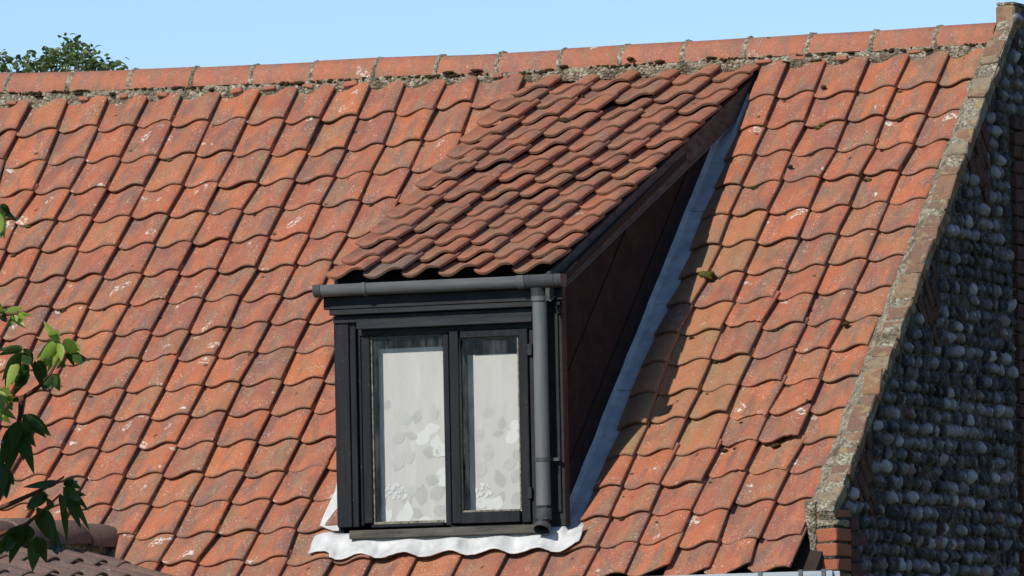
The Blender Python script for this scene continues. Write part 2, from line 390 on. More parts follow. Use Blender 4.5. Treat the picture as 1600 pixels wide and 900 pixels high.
def ground_mat():
    g = NG('grass_ground'); v = g.coord(rnd=False)
    c = g.mix(g.ramp(g.noise(v, 0.6, 6), [(0.35, 0.0), (0.65, 1.0)]), (0.05, 0.08, 0.02), (0.10, 0.11, 0.04))
    g.bump(g.noise(v, 30, 4), 0.5, 0.05); return g.done(c, 0.95, 0.1)

# ------------------------------------------------------------------ ground
gm = MB(); gm.add([(-900, -900, 0), (900, -900, 0), (900, 900, 0), (-900, 900, 0)], [(0, 1, 2, 3)])
tag(gm.build('ground', ground_mat()), kind='structure')

# ------------------------------------------------------------------ main roof plane
P = R(42)
NRM = V3((0, -math.sin(P), math.cos(P))); VUP = V3((0, math.cos(P), math.sin(P)))
P0 = fy(700, 842); P0.x = 0                       # tile-top plane meets the dormer front (y = 0) here
W, G = 0.215, 0.243
def on_roof(px, py, h=0.0):
    q = hit(px, py, P0 + NRM * h, NRM); return q.x, (q - P0 - NRM * h).dot(VUP)
def roof_pt(x, v, h=0.0): return V3((x, P0.y, P0.z)) + VUP * v + NRM * h
HN = 0.0                                          # nodes were read on the tile tops

# tile grid: lower right corner of each tile as read in the photograph, row by row (column index of the first, then x,y pairs)
NODES = {
 0: [(0, [25,202.5, 87.5,200, 149.5,197, 207.5,195.5, 265.5,189, 325,187.5, 384,185, 442.5,185, 499,182.5, 557,179, 615,174, 675,172.5, 735,158]), (19, [1209,150, 1271,142.5, 1336,141, 1397.5,135, 1462.5,130])],
 1: [(0, [4,248, 70,250, 131,246, 186,244, 245,242.5, 304,239, 362,236, 421,235, 477.5,234, 538,229, 597.5,224, 656,219, 720,208]), (19, [1192.5,197.5, 1255,190, 1319,187.5, 1380,181, 1444,177.5])],
 2: [(1, [50,297.5, 107.5,294, 164,294, 222.5,290, 282.5,289, 339,284, 400,284, 457.5,280, 519,275, 577.5,269, 639,262.5]), (19, [1174,244, 1235,235, 1304,232.5, 1364,227.5, 1425,224])],
 3: [(1, [24,342, 84,342, 142.5,337.5, 201,337.5, 260,334, 319,330, 376,327.5, 437.5,325, 499,319, 560,314, 617.5,310]), (19, [1155,290, 1217.5,282.5, 1280,277.5, 1341,275, 1402.5,267.5])],
 4: [(2, [60,387.5, 119,385, 180,384, 239,380, 297.5,377.5, 356,374, 417.5,369, 480,365, 541,363]), (19, [1137.5,335, 1197.5,329, 1262.5,325, 1325,321, 1385,315])],
 5: [(2, [41,435, 99,431, 157.5,429, 219,426, 277.5,422.5, 337,420, 397.5,417.5, 457.5,414, 517.5,408]), (19, [1122.5,381, 1180,375, 1245,372.5, 1306,366, 1369,359])],
 6: [(3, [76,479, 135,475, 196,475, 256,471, 315,466, 375,463, 437.5,461]), (19, [1104,427.5, 1161,425, 1226,420, 1287.5,415, 1352.5,404])],
 7: [(3, [57,522.5, 116,521, 175,519, 235,516, 295,512.5, 355,509, 417,504, 477.5,500]), (20, [1144,471, 1207.5,465, 1271,460, 1332.5,452.5])],
 8: [(5, [155,562.5, 215,560, 274,557.5, 335,555, 396,551, 459,543]), (20, [1124,516, 1187.5,508, 1255,505, 1315,499])],
 9: [(4, [75,611, 132.5,610, 192.5,607.5, 254,604, 314,602.5, 372.5,597.5]), (20, [1107.5,561, 1170,555, 1236,551, 1292.5,545])],
 10: [(5, [114,654, 172.5,652.5, 232.5,649, 294,647.5, 354,643]), (20, [1090,609, 1151,604, 1219,597.5, 1279,592.5])],
 11: [(5, [94,700, 152.5,700, 212.5,696, 274,692.5, 334.5,688, 399,688, 465,686]), (19, [1009,662, 1070,654, 1134,647.5, 1196,650, 1262.5,642.5])],
 12: [(5, [72.5,742.5, 131,745, 191,742.5, 252.5,739, 315,737.5, 379,735.5, 444,734, 506,730]), (19, [987.5,712.5, 1051,702.5, 1117.5,702.5, 1181,692, 1246,687.5])],
 13: [(7, [171,787.5, 231,788, 292.5,784.5, 356,783, 421,780, 484,777.5]), (19, [969,760, 1030,755, 1094,757.5, 1161,742, 1227.5,735])],
 14: [(8, [207.5,835, 270,835, 335,831, 399,827.5, 461,822.5]), (19, [950,807.5, 1014,800, 1079,797.5, 1141,795, 1209,784])],
 15: [(10, [305,879, 379,875]), (12, [447.5,870, 517,872, 577,874, 648,864, 720,862, 792,858, 857,858, 930,855, 995,847.5, 1060,845, 1121,847.5, 1185,842.5])],
}
meas = {}
for r_, runs in NODES.items():
    for c0, a in runs:
        for k in range(len(a) // 2):
            meas[(c0 + k, r_)] = on_roof(a[2 * k], a[2 * k + 1])
ks = list(meas)
def basis(c, r): c = c / 12.0 - 1; r = r / 8.0 - 1; return [1, c, r, c * c, c * r, r * r, c * c * r, c * c * c, c * r * r]
A = np.array([basis(*k) for k in ks]); BX = np.array([meas[k][0] for k in ks]); BV = np.array([meas[k][1] for k in ks])
fxc = np.linalg.lstsq(A, BX, rcond=None)[0]; fvc = np.linalg.lstsq(A, BV, rcond=None)[0]
resid = {k: (meas[k][0] - float(np.dot(basis(*k), fxc)), meas[k][1] - float(np.dot(basis(*k), fvc))) for k in ks}
def node(c, r):
    if (c, r) in meas: return meas[(c, r)]
    x, v = float(np.dot(basis(c, r), fxc)), float(np.dot(basis(c, r), fvc))
    sw = sx = sv = 0.0                             # carry the residual of near measured corners
    for (a, b), (dx, dv) in resid.items():
        d2 = (a - c) ** 2 + (b - r) ** 2
        if d2 < 12: q = 1 / (d2 * d2 + 0.01); sw += q; sx += q * dx; sv += q * dv
    sw += 0.15
    return x + sx / sw, v + sv / sw

# ------------------------------------------------------------------ pantile mesh
PS = [-0.09, -0.02, 0.06, 0.14, 0.24, 0.36, 0.47, 0.58, 0.68, 0.77, 0.86, 0.93, 0.975, 1.0, 1.008]
def prof(s):
    if s < 0.2: return 0.011 * ((0.2 - s) / 0.29) ** 1.6
    if s < 0.82: return 0.043 * (0.5 - 0.5 * math.cos(math.pi * (s - 0.2) / 0.62))
    if s <= 1.0: return 0.043 - 0.010 * ((s - 0.82) / 0.18) ** 2.4
    return 0.028
TILE_CACHE = {}
def tile_mesh(variant, mat, s0=-0.09, s1=1.008, Lm=0.315, cut=None):
    s0 = max(-0.09, round(s0 * 25) / 25) if s0 > -0.09 else -0.09
    s1 = min(1.008, round(s1 * 25) / 25) if s1 < 1.0 else 1.008
    key = (variant, mat.name, s0, s1, Lm, cut)
    if key in TILE_CACHE: return TILE_CACHE[key]
    rn = random.Random(variant * 31 + 5)
    S = [s0] + [s for s in PS if s0 + 0.01 < s < s1 - 0.004] + [s1]
    T = 0.0145; zs = rn.uniform(0.95, 1.12); tw = rn.uniform(-0.004, 0.004)
    def zt(v): return 0.021 * (1 - v / G) - 0.045
    seed = V3((variant * 3.7, 1.3, 0))
    rows = []
    stations = [('u', Lm), ('u', 0.003), ('f', 0.0), ('t', 0.007), ('t', Lm * 0.45), ('t', Lm)]
    for typ, v in stations:
        row = []
        for s in S:
            f = 0.0055 * noise.noise(seed + V3((s * 3.1, 0, 0))) + 0.0025 * noise.noise(seed + V3((s * 11, 5, 0)))
            if s < 0.11: f += 0.030 * (0.11 - s) / 0.2
            if cut == 'corner' and s > 0.72: f += (s - 0.72) * 0.22 + 0.012 * noise.noise(seed + V3((s * 30, 9, 0)))
            if cut == 'edge': f += 0.012 + 0.016 * noise.noise(seed + V3((s * 14, 2, 0)))
            z = prof(s) * zs + tw * (v / Lm - 0.5)
            vv = v + f * max(0.0, 1 - v / 0.2)
            zz = z + zt(vv) + 0.0015 * noise.noise(seed + V3((s * 4, v * 12, 3)))
            if typ == 'u': zz -= T * (0.5 if s > 0.95 else 1.0)
            if typ == 'f': zz -= 0.0035
            row.append(V3(((s - 1) * W, vv, zz)))
        rows.append(row)
    n = len(S); vts = [q for row in rows for q in row]; F = []
    for i in range(len(rows) - 1):
        for j in range(n - 1):
            F.append((i * n + j, i * n + j + 1, (i + 1) * n + j + 1, (i + 1) * n + j))
    F.append((5 * n, 4 * n, 3 * n, 2 * n, n, 0))
    F.append((n - 1, 2 * n - 1, 3 * n - 1, 4 * n - 1, 5 * n - 1, 6 * n - 1))
    me = mesh('pantile', vts, F, mat, 38)
    TILE_CACHE[key] = me
    return me

rt = random.Random(11)
def place_tile(parent, me, pos, rot3, sx, sy, jit=1.0, name='pantile', yaw=0.0, sz=1.0):
    o = bpy.data.objects.new(name, me)
    e = Euler((rt.gauss(0, 0.010) * jit, rt.gauss(0, 0.010) * jit, rt.gauss(0, 0.006) * jit + yaw)).to_matrix()
    M_ = (rot3 @ e).to_4x4() @ Matrix.Diagonal((sx, sy, sz, 1))
    M_.translation = pos
    link(o, parent); o.matrix_basis = M_
    return o

# ================================================================== the cottage
cottage = empty('cottage', (0, 0, 0))
tag(cottage, 'old cottage with orange clay pantile roof, black dormer and flint gable end', 'house')

# dormer frame: side faces and front
XL = fy(522, 660, 0.0).x                           # left outer face
XR = fy(880, 620, 0.0).x                           # right outer face
XCH = XR - 0.068                                   # right cheek, set back behind the corner post
Z_SILL = fy(700, 838, -0.05).z
# right-hand lead strip lies on the roof from the cheek to this x
XS = sum(on_roof(*q, -0.04)[0] for q in ((1087, 380), (1030, 510), (978, 637))) / 3
# gable parapet
XG = sum(on_roof(*q, 0.09)[0] for q in ((1515, 184), (1449, 384), (1368, 640), (1348, 700))) / 4      # outer face
XC = XG - 0.100                                     # inner side of the coping bricks
XF = sum(on_roof(*q, 0.0)[0] for q in ((1452, 240), (1397, 384), (1312, 640), (1288, 700))) / 4        # where the mortar fillet meets the tiles

# ridge
RR = 0.118
BOT = [(-400, 160), (0, 147), (300, 137), (600, 121), (800, 113), (1000, 100), (1200, 88), (1400, 77), (1535, 68), (1700, 60)]
def ybot(x): return float(np.interp(x, [q[0] for q in BOT], [q[1] for q in BOT]))
_x, _v = on_roof(800, 134, -0.03)
YR = roof_pt(_x, _v, -0.03).y + 0.035 + RR          # ridge axis
def ridge_z(x):                                     # height of the lower edge of the ridge tiles over x
    px = 800 + (x - _x) * 285.0
    return fy(px, ybot(px), YR - RR).z
V_TOP = on_roof(800, 120, -0.03)[1]
X_END_L = -7.2
Z_RIDGE = ridge_z(-1.0)
V_EAVE = node(14, 16)[1]

# deck under the tiles, left open where the dormer stands
dk = MB()
HB = -0.095
def deck_piece(x0, x1, v0, v1):
    a = [roof_pt(x0, v0, HB), roof_pt(x1, v0, HB), roof_pt(x1, v1, HB), roof_pt(x0, v1, HB)]
    dk.prism(a, NRM * -0.05)
VT2 = (YR - P0.y) / math.cos(P)
deck_piece(X_END_L, XL - 0.004, V_EAVE, VT2)
deck_piece(XCH + 0.004, XC + 0.02, V_EAVE, VT2)
deck_piece(XL, XCH, V_EAVE, -0.1)
# back slope
zt_ = roof_pt(0, VT2, HB).z
dk.prism([V3((X_END_L, YR + 0.01, zt_)), V3((XC + 0.02, YR + 0.01, zt_)), V3((XC + 0.02, YR + 3.6, zt_ - 3.24)), V3((X_END_L, YR + 3.6, zt_ - 3.24))], (0, 0, -0.06))
roof = dk.build('roof', M_DECK, cottage)
roof['label'] = 'main slope of old orange red clay pantiles'
ROT_MAIN = Matrix.Rotation(P, 3, 'X')

n_tiles = 0
extra = MB()
for r_ in range(0, 17):
    cmin = int(math.floor(r_ / 3.0 - 1.3))
    for c in range(cmin - 8, 25):
        xl, vl = node(c - 1, r_); xr, vr = node(c, r_)
        if c == 24: xr = xl + W * 1.0; vr = vl + 0.01
        if c < cmin: xl, xr = node(cmin, r_)[0] - W * (cmin - c + 1), node(cmin, r_)[0] - W * (cmin - c); vr = node(cmin, r_)[1]
        wd = xr - xl
        s0, s1 = -0.09, 1.008
        Lm = 0.315
        if r_ <= 14:
            if xl >= XL - 0.02 and xr <= XR + 0.03: continue
            if xl < XL < xr and c < 16: s1 = (XL - 0.004 - xl) / wd
            if xl < XS < xr and c > 16: s0 = (XS - xl) / wd
            if xl >= XL - 0.01 and xr < XS: continue
            if s1 < 0.12 or s0 > 0.93: continue
        elif XL - W < xl and xr < XS + W * 0.5 and r_ == 15:
            Lm = 0.10
        if xl > XF + 0.03: continue
        if xr > XC: s1 = (XC - 0.005 - xl) / wd
        # row height
        v_up = node(c, r_ - 1)[1] if r_ > 0 and c >= cmin else vr + G
        sy = max(0.85, min(1.18, (v_up - vr) / G))
        x_up = node(c, r_ - 1)[0] if r_ > 0 else xr + (xr - node(c, r_ + 1)[0])
        yaw = -math.atan2(x_up - xr, max(0.1, v_up - vr)) if cmin <= c < 24 else 0.0
        yaw = max(-0.16, min(0.16, yaw))
        jit = 1.0
        if c in (21, 22, 23) and r_ >= 9: jit = 1.5
        var = rt.randrange(7); cut = None
        if c in (21, 22, 23) and r_ >= 8 and rt.random() < 0.5: cut = rt.choice(['corner', 'edge'])
        elif rt.random() < 0.025: cut = 'edge'
        ochre = (c in (19, 20) and 5 <= r_ <= 12 and rt.random() < 0.65) or (c == 21 and r_ in (10, 11, 12))
        me = tile_mesh(var, M_TILE_O if ochre else M_TILE, s0, s1, Lm, cut)
        lift = slip = 0.0
        if c in (21, 22, 23) and r_ >= 8: lift = rt.uniform(0, 0.011); yaw += rt.gauss(0, 0.035); slip = rt.uniform(-0.012, 0.012)
        elif rt.random() < 0.05 and c < 24: slip = rt.uniform(0.008, 0.022); lift = 0.002; yaw += rt.gauss(0, 0.03)
        pos = roof_pt(xr, vr - slip, rt.gauss(0, 0.0014) * jit + lift)
        sx = wd / W
        if c < cmin:                               # beyond the frame: one joined mesh
            M_ = (ROT_MAIN @ Euler((rt.gauss(0, .01), rt.gauss(0, .01), 0)).to_matrix()).to_4x4() @ Matrix.Diagonal((sx, sy, 1, 1)); M_.translation = pos
            extra.add([M_ @ v.co for v in me.vertices], [tuple(p.vertices) for p in me.polygons])
        else:
            place_tile(roof, me, pos, ROT_MAIN, sx, sy, jit, yaw=yaw); n_tiles += 1
ex = link(bpy.data.objects.new('pantile_rows', mesh('pantile_rows', extra.v, extra.f, M_TILE, 38)), roof); ex['kind'] = 'stuff'
print('main tiles', n_tiles)

# ------------------------------------------------------------------ ridge: mortar bed, ridge tiles, tile slips
def ridge_bed():
    vts, F = [], []
    nx, nv = 1900, 14
    x0, x1 = X_END_L, XC + 0.03
    for i in range(nx + 1):
        x = x0 + (x1 - x0) * i / nx
        zb = ridge_z(x) + 0.015
        low = roof_pt(x, V_TOP - 0.035, -0.055)     # buried foot
        top = V3((x, YR - RR + 0.022, zb))
        for j in range(nv + 1):
            t = j / nv
            q = low.lerp(top, t)
            d = 0.030 * math.sin(math.pi * min(1, t * 1.05)) + 0.013 * noise.fractal(V3((x * 14, t * 2.5, 0)), 1.0, 2.0, 4) * (1 - abs(2 * t - 1) * 0.4) + 0.008 * noise.noise(V3((x * 55, t * 6, 4))) + 0.006 * noise.noise(V3((x * 110, t * 11, 9)))
            vts.append(q + V3((0, -0.75, 0.66)) * d)
    for i in range(nx):
        for j in range(nv):
            a = i * (nv + 1) + j; F.append((a, a + nv + 1, a + nv + 2, a + 1))
    return vts, F
vts, F = ridge_bed()
ridge = link(bpy.data.objects.new('ridge', mesh('ridge', vts, F, M_MORTAR, 179)), cottage)
ridge['label'] = 'rough mortar bed along the roof ridge'
def ridge_tile_mesh(variant, L):
    rn = random.Random(variant); vts = []; F = []
    na = 12; st = [0.0, 0.01, L * 0.5, L - 0.01, L]
    for k, t in enumerate(st):
        for lay in (0, 1):
            for a in range(na + 1):
                q = math.pi * a / na
                rad = RR - (0.016 if lay else 0) - (0.004 if (k in (0, 4) and not lay) else 0)
                rad += 0.002 * noise.noise(V3((q * 2, t * 6, variant * 3.3)))
                vts.append(V3((t + 0.004 * noise.noise(V3((q * 3, k, variant))) * (k in (0, 4)), -rad * math.cos(q), rad * math.sin(q))))
    n = na + 1
    for k in range(4):
        for a in range(na):
            o1, o2 = k * 2 * n, (k + 1) * 2 * n
            F.append((o1 + a, o1 + a + 1, o2 + a + 1, o2 + a))
            F.append((o1 + n + a, o2 + n + a, o2 + n + a + 1, o1 + n + a + 1))
        for a in (0, na):
            F.append((k * 2 * n + a, (k + 1) * 2 * n + a, (k + 1) * 2 * n + n + a, k * 2 * n + n + a))
    for k in (0, 4):
        for a in range(na): o1 = k * 2 * n; F.append((o1 + a, o1 + n + a, o1 + n + a + 1, o1 + a + 1))
    import bmesh
    me = mesh('ridge_tile', vts, F, M_RIDGE)
    bm = bmesh.new(); bm.from_mesh(me); bmesh.ops.recalc_face_normals(bm, faces=bm.faces); bm.to_mesh(me); bm.free()
    me.polygons.foreach_set('use_smooth', [True] * len(me.polygons)); me.set_sharp_from_angle(angle=R(50))
    return me
JX = [-860, -764, -668, -572, -476, -380, -284, -188, -92, 8, 105, 200, 297, 390, 485, 583, 680, 775, 872, 968, 1065, 1162, 1260, 1360, 1460, 1552]
LR = 0.345
rme = [ridge_tile_mesh(k, LR) for k in range(5)]
RX = [fy(j, ybot(j), YR - RR).x for j in JX]
jm = MB()
for k in range(len(JX) - 1):
    xa, xb = RX[k] + 0.006, RX[k + 1] - 0.006
    za, zb = ridge_z(RX[k]), ridge_z(RX[k + 1])
    o = link(bpy.data.objects.new('ridge_tile', rme[k % 5]), ridge)
    o.location = (xa, YR, za + rt.uniform(-0.004, 0.004))
    o.rotation_euler = (rt.gauss(0, 0.02), -math.atan2(zb - za, xb - xa) + rt.gauss(0, 0.006), rt.gauss(0, 0.006)); o.scale = ((xb - xa) / LR, 1, 1)
    # mortar joint: an uneven half ring
    if k:
        x = RX[k]; wj = 0.019
        jm = MB(); pts = []
        for t in (-1, -0.4, 0.4, 1):
            for a in range(17):
                q = math.pi * a / 16
                rad = RR + (0.006 if abs(t) < 0.9 else -0.008) + 0.010 * noise.noise(V3((x * 9 + t, q * 7, 1)))
                pts.append(V3((x + t * wj * (1 + 0.9 * noise.noise(V3((q * 5, x, 8 + t)))), YR - rad * math.cos(q), za + rad * math.sin(q))))
        jm.add(pts, [(i * 17 + a, i * 17 + a + 1, (i + 1) * 17 + a + 1, (i + 1) * 17 + a) for i in range(3) for a in range(16)])
        jm.build('mortar_joint', M_MORTAR, ridge, 179)
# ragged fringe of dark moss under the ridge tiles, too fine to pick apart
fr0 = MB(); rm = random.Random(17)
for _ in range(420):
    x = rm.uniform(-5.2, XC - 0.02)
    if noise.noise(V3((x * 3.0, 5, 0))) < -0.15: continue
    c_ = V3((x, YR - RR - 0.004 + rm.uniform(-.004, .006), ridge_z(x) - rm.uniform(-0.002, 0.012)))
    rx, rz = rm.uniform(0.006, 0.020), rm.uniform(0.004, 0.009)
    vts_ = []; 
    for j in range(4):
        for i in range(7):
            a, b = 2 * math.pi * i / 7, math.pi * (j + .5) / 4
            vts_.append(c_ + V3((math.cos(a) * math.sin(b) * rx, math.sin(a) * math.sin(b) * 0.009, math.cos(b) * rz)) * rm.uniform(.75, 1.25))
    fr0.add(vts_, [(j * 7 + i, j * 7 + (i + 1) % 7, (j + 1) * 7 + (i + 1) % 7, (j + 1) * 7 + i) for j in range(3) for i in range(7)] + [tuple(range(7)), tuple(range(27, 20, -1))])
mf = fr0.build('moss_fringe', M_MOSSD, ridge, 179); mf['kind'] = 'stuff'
# little slips of broken tile pressed into the mortar
rs = random.Random(3)
for k in range(-1, 24):
    if 13 < k < 19 or k > 23: continue
    xa = node(k - 1, 0)[0]; xb = node(k, 0)[0]
    for _ in range(1 if rs.random() < 0.75 else 0):
        x = xa + (xb - xa) * rs.uniform(0.15, 0.45); s = MB()
        hw, hh = rs.uniform(0.025, 0.045), rs.uniform(0.008, 0.014)
        c_ = roof_pt(x, V_TOP - rs.uniform(0.005, 0.03), 0.0)
        s.box(c_ + V3((-hw, -0.006, -hh)), c_ + V3((hw, 0.03, hh)), Euler((0, rs.uniform(-.2, .2), 0)).to_matrix(), 0.005)
        s.build('tile_slip', M_RIDGE, ridge)
# moss pads along the ridge mortar
def moss_blob(c, rx, ry, rz, mat, parent, name='moss_pad', lump=0.35, sub=14):
    vts, F = [], []
    nu, nv = sub, 8
    for j in range(nv + 1):
        for i in range(nu):
            a = 2 * math.pi * i / nu; b = math.pi * j / nv
            d = V3((math.cos(a) * math.sin(b), math.sin(a) * math.sin(b), math.cos(b)))
            k = 1 + lump * noise.fractal(d * 2.5 + c * 17, 1.0, 2.0, 3)
            vts.append(c + V3((d.x * rx, d.y * ry, d.z * rz)) * k)
    for j in range(nv):
        for i in range(nu): F.append((j * nu + i, j * nu + (i + 1) % nu, (j + 1) * nu + (i + 1) % nu, (j + 1) * nu + i))
    me = mesh(name, [v - c for v in vts], F, mat, 179)
    o = link(bpy.data.objects.new(name, me), parent); o.location = c; return o
for px, py in ((122, 146), (175, 147), (470, 129), (745, 110), (985, 92), (1030, 96), (1225, 98), (700, 113), (880, 104), (1330, 82), (1275, 95), (60, 150), (1450, 78), (330, 140), (1110, 90)):
    q = fy(px, py, YR - RR - 0.012)
    moss_blob(q, rs.uniform(0.015, 0.035), 0.014, rs.uniform(0.006, 0.010), M_MOSSD, ridge, lump=0.7)
for px, py, s in ((1105, 433, .042), (1322, 508, .019), (1235, 262, .014), (1287, 138, .016), (1330, 250, .012), (1262, 485, .018)):
    x, v = on_roof(px, py, -0.02)
    moss_blob(roof_pt(x, v, -0.012), s, s * .8, s * .6, M_MOSS if s > .02 else M_MOSSD, roof, lump=0.6, sub=20)

rmo = random.Random(77)
for _ in range(46):
    c, r_ = rmo.choice([rmo.randint(1, 12), rmo.randint(20, 23), rmo.randint(20, 23)]), rmo.randint(0, 15)
    xr, vr = node(c, r_); xl = node(c - 1, r_)[0]
    if xl > XL - 0.3 and xr < XS and r_ < 15: continue
    t = rmo.uniform(0.05, 0.5); x = xl + (xr - xl) * t; s_ = rmo.uniform(0.006, 0.015)
    moss_blob(roof_pt(x, vr - rmo.uniform(0.0, 0.010), prof(t) - 0.045 + 0.004), s_ * 1.5, s_, s_ * .7, M_MOSSD if rmo.random() < .7 else M_MOSS, roof, lump=0.7, sub=10)
# ------------------------------------------------------------------ dormer roof
P2 = R(22)
N2 = V3((0, -math.sin(P2), math.cos(P2))); V2 = V3((0, math.cos(P2), math.sin(P2)))
YE = -0.12
E0 = fy(684, 419, YE); E0.x = 0
W2, G2 = W, G
def dnode(c, r):                                    # c 0..5 = a..f
    px = 592 + 58.6 * c + (23.8 + 0.42 * c) * (r - 1); py = 400 - 2.4 * c - (24 + 0.14 * c) * (r - 1)
    q = hit(px, py, E0, N2); return q.x, (q - E0).dot(V2)
def dpt(x, v, h=0.0): return V3((x, E0.y, E0.z)) + V2 * v + N2 * h
dd = MB()
xa0, xb0 = dnode(-1, 3)[0], dnode(5, 3)[0]
v_end = dnode(3, 13)[1] + 0.05
dd.prism([dpt(xa0 + 0.05, 0.05, -0.095), dpt(XR + 0.02, 0.05, -0.095), dpt(XR - 0.02, v_end, -0.095), dpt(xa0 + 0.05, v_end, -0.095)], N2 * -0.04)
droof = dd.build('dormer_roof', M_DECK, cottage)
droof['label'] = 'lower pitched dormer roof of small brownish pantiles'
ROT_D = Matrix.Rotation(P2, 3, 'X')
for r_ in range(0, 14):
    for c in range(0, 6):
        xl, _ = dnode(c - 1, r_); xr, vr = dnode(c, r_)
        xr += rt.gauss(0, 0.004); vr += rt.gauss(0, 0.007)
        if r_ == 13 and c > 4: continue
        me = tile_mesh(rt.randrange(7), M_TILE_D, -0.09, 1.008, 0.315, 'edge' if rt.random() < 0.05 else None)
        if r_ == 0 and c == 1: me = tile_mesh(2, M_TILE_W)
        if c == 0 and r_ < 3: me = tile_mesh(rt.randrange(7), M_TILE)
        vu = dnode(c, r_ + 1)[1]
        place_tile(droof, me, dpt(xr, vr, rt.gauss(0, 0.003)), ROT_D, (xr - xl) / W, (vu - vr) / G * 1.0, 1.3, sz=1.12)
for px, py, s in ((884, 189, .020), (880, 188, .028), (905, 152, .028), (885, 175, .018), (836, 254, .012)):
    q = hit(px, py, E0 - N2 * 0.03, N2); moss_blob(q, s, s * .6, s * .5, M_MOSSD, droof, lump=0.5)
# bargeboard under the right verge
bb = MB()
def verge_x(r): return dnode(5, r)[0] - 0.012
top = [dpt(verge_x(r), dnode(5, r)[1], -0.050) for r in range(0, 14)]
prv = None
for a, b in zip(top[:-1], top[1:]):
    bb.prism([a, b, b + V3((0, 0.0, -0.135)), a + V3((0, 0.0, -0.135))], (-0.022, 0, 0))
barge = bb.build('bargeboard', M_BARGE, cottage)
# thin pale drip edge along its foot
ds = MB()
ds.tube([q + V3((0.002, 0, -0.137)) for q in top], 0.0035, 6)
ds.build('drip_edge', simple('drip_edge', (0.16, 0.16, 0.155), 0.6), barge)

# ------------------------------------------------------------------ dormer body
def boxpx(mb, l, t, rr_, b, y0, y1, bevel=0.003):
    """l, rr_: pixel x of the sides at mid height, t, b: pixel y of top and foot at mid width; y0 front, y1 back in metres"""
    xm, ym = (l + rr_) / 2, (t + b) / 2
    x0, x1 = fy(l, ym, y0).x, fy(rr_, ym, y0).x; z1, z0 = fy(xm, t, y0).z, fy(xm, b, y0).z
    mb.box((x0, y0, z0), (x1, y1, z1), None, bevel)
    return x0, x1, z0, z1
def piece(name, mat, parent, *a, **k):
    mb = MB(); boxpx(mb, *a, **k); return mb.build(name, mat, parent)

# cheeks: boards that run parallel with the main slope
Z_EAVE_D = E0.z - 0.11
dz = MB()
def cheek_poly(x, y_front=0.03):
    # front edge, up to dormer soffit, back to the main roof
    zf = roof_pt(x, 0, -0.06).z + (y_front - P0.y) * math.tan(P)
    z_top = dpt(x, 0, -0.09).z + (y_front - E0.y) * math.tan(P2)
    k = (z_top - zf) / (math.tan(P) - math.tan(P2))
    return y_front, zf, z_top, k
yf, zf, zt0, klen = cheek_poly(XCH)
dz.prism([(XL + 0.03, yf, zf - 0.12), (XL + 0.03, yf, zt0), (XL + 0.03, yf + klen, zt0 + klen * math.tan(P2)), (XL + 0.03, yf + klen, zt0 + klen * math.tan(P2) - 0.12)], (-0.028, 0, 0))
dz.prism([(XCH - 0.052, yf, zf - 0.12), (XCH - 0.052, yf, zt0), (XCH - 0.052, yf + klen, zt0 + klen * math.tan(P2)), (XCH - 0.052, yf + klen, zt0 + klen * math.tan(P2) - 0.12)], (-0.022, 0, 0))
# dark room behind the window
dz.box((XL + 0.032, 0.62, Z_SILL - 0.4), (XCH - 0.078, 0.66, zt0 + 0.1))
dormer = dz.build('dormer', M_INSIDE, cottage)
dormer['label'] = 'black timber dormer with boarded side and small two light window'
# right cheek boards
HEI = (zt0 - zf)                                    # vertical height at the front
nb = 6
cuts = [0.0, 0.17, 0.34, 0.50, 0.66, 0.82, 1.0]
for i in range(nb):
    h0, h1 = cuts[i], cuts[i + 1] - 0.004
    def line(h):
        z0 = zf - 0.03 + h * (HEI + 0.03)
        kk = (zt0 - z0) / (math.tan(P) - math.tan(P2))
        return V3((XCH, yf, z0)), V3((XCH, yf + kk, zt0 + kk * math.tan(P2)))
    a0, b0 = line(h0); a1, b1 = line(h1)
    mb = MB(); off = 0.004 * (i % 2)
    mb.prism([a0 + V3((-off, 0, 0)), b0 + V3((-off, 0, 0)), b1 + V3((-off, 0, 0)), a1 + V3((-off, 0, 0))], (-0.05 + off, 0, 0))
    mb.build('cheek_board', M_CHEEK, dormer)

# corner posts and front boards
piece('corner_post', M_BLACK, dormer, 524, 494, 547, 824, 0.0, 0.07)
piece('cover_strip', M_BLACK, dormer, 547.6, 496, 558, 824, 0.012, 0.06)
piece('corner_post', M_SOOT, dormer, 853, 462, 881, 822, 0.0, 0.06)
piece('corner_bead', M_SOOT, dormer, 868, 466, 874, 800, -0.012, -0.002)
piece('jamb_board', M_SOOT, dormer, 829, 508, 852.5, 822, 0.014, 0.06)
piece('fascia_board', M_SOOT, dormer, 505, 452, 879, 476, -0.055, -0.015, bevel=0.002)
piece('soffit_moulding', M_BLACKH, dormer, 514, 476.6, 832, 486, -0.048, 0.03)
piece('frieze_board', M_SOOT, dormer, 520, 486.6, 878, 498, -0.012, 0.05)
piece('drip_board', M_BLACKH, dormer, 556, 495, 831, 509, -0.040, -0.013)
piece('head_board', M_SOOT, dormer, 559, 498.6, 852, 519, 0.010, 0.06)
mb = MB(); boxpx(mb, 545, 824, 853, 837.5, -0.055, 0.13, 0.004); mb.build('sill', M_SILL, dormer)
mb = MB(); boxpx(mb, 524, 838.2, 879, 880, 0.006, 0.05, 0.0); mb.build('apron_board', M_SOOT, dormer)

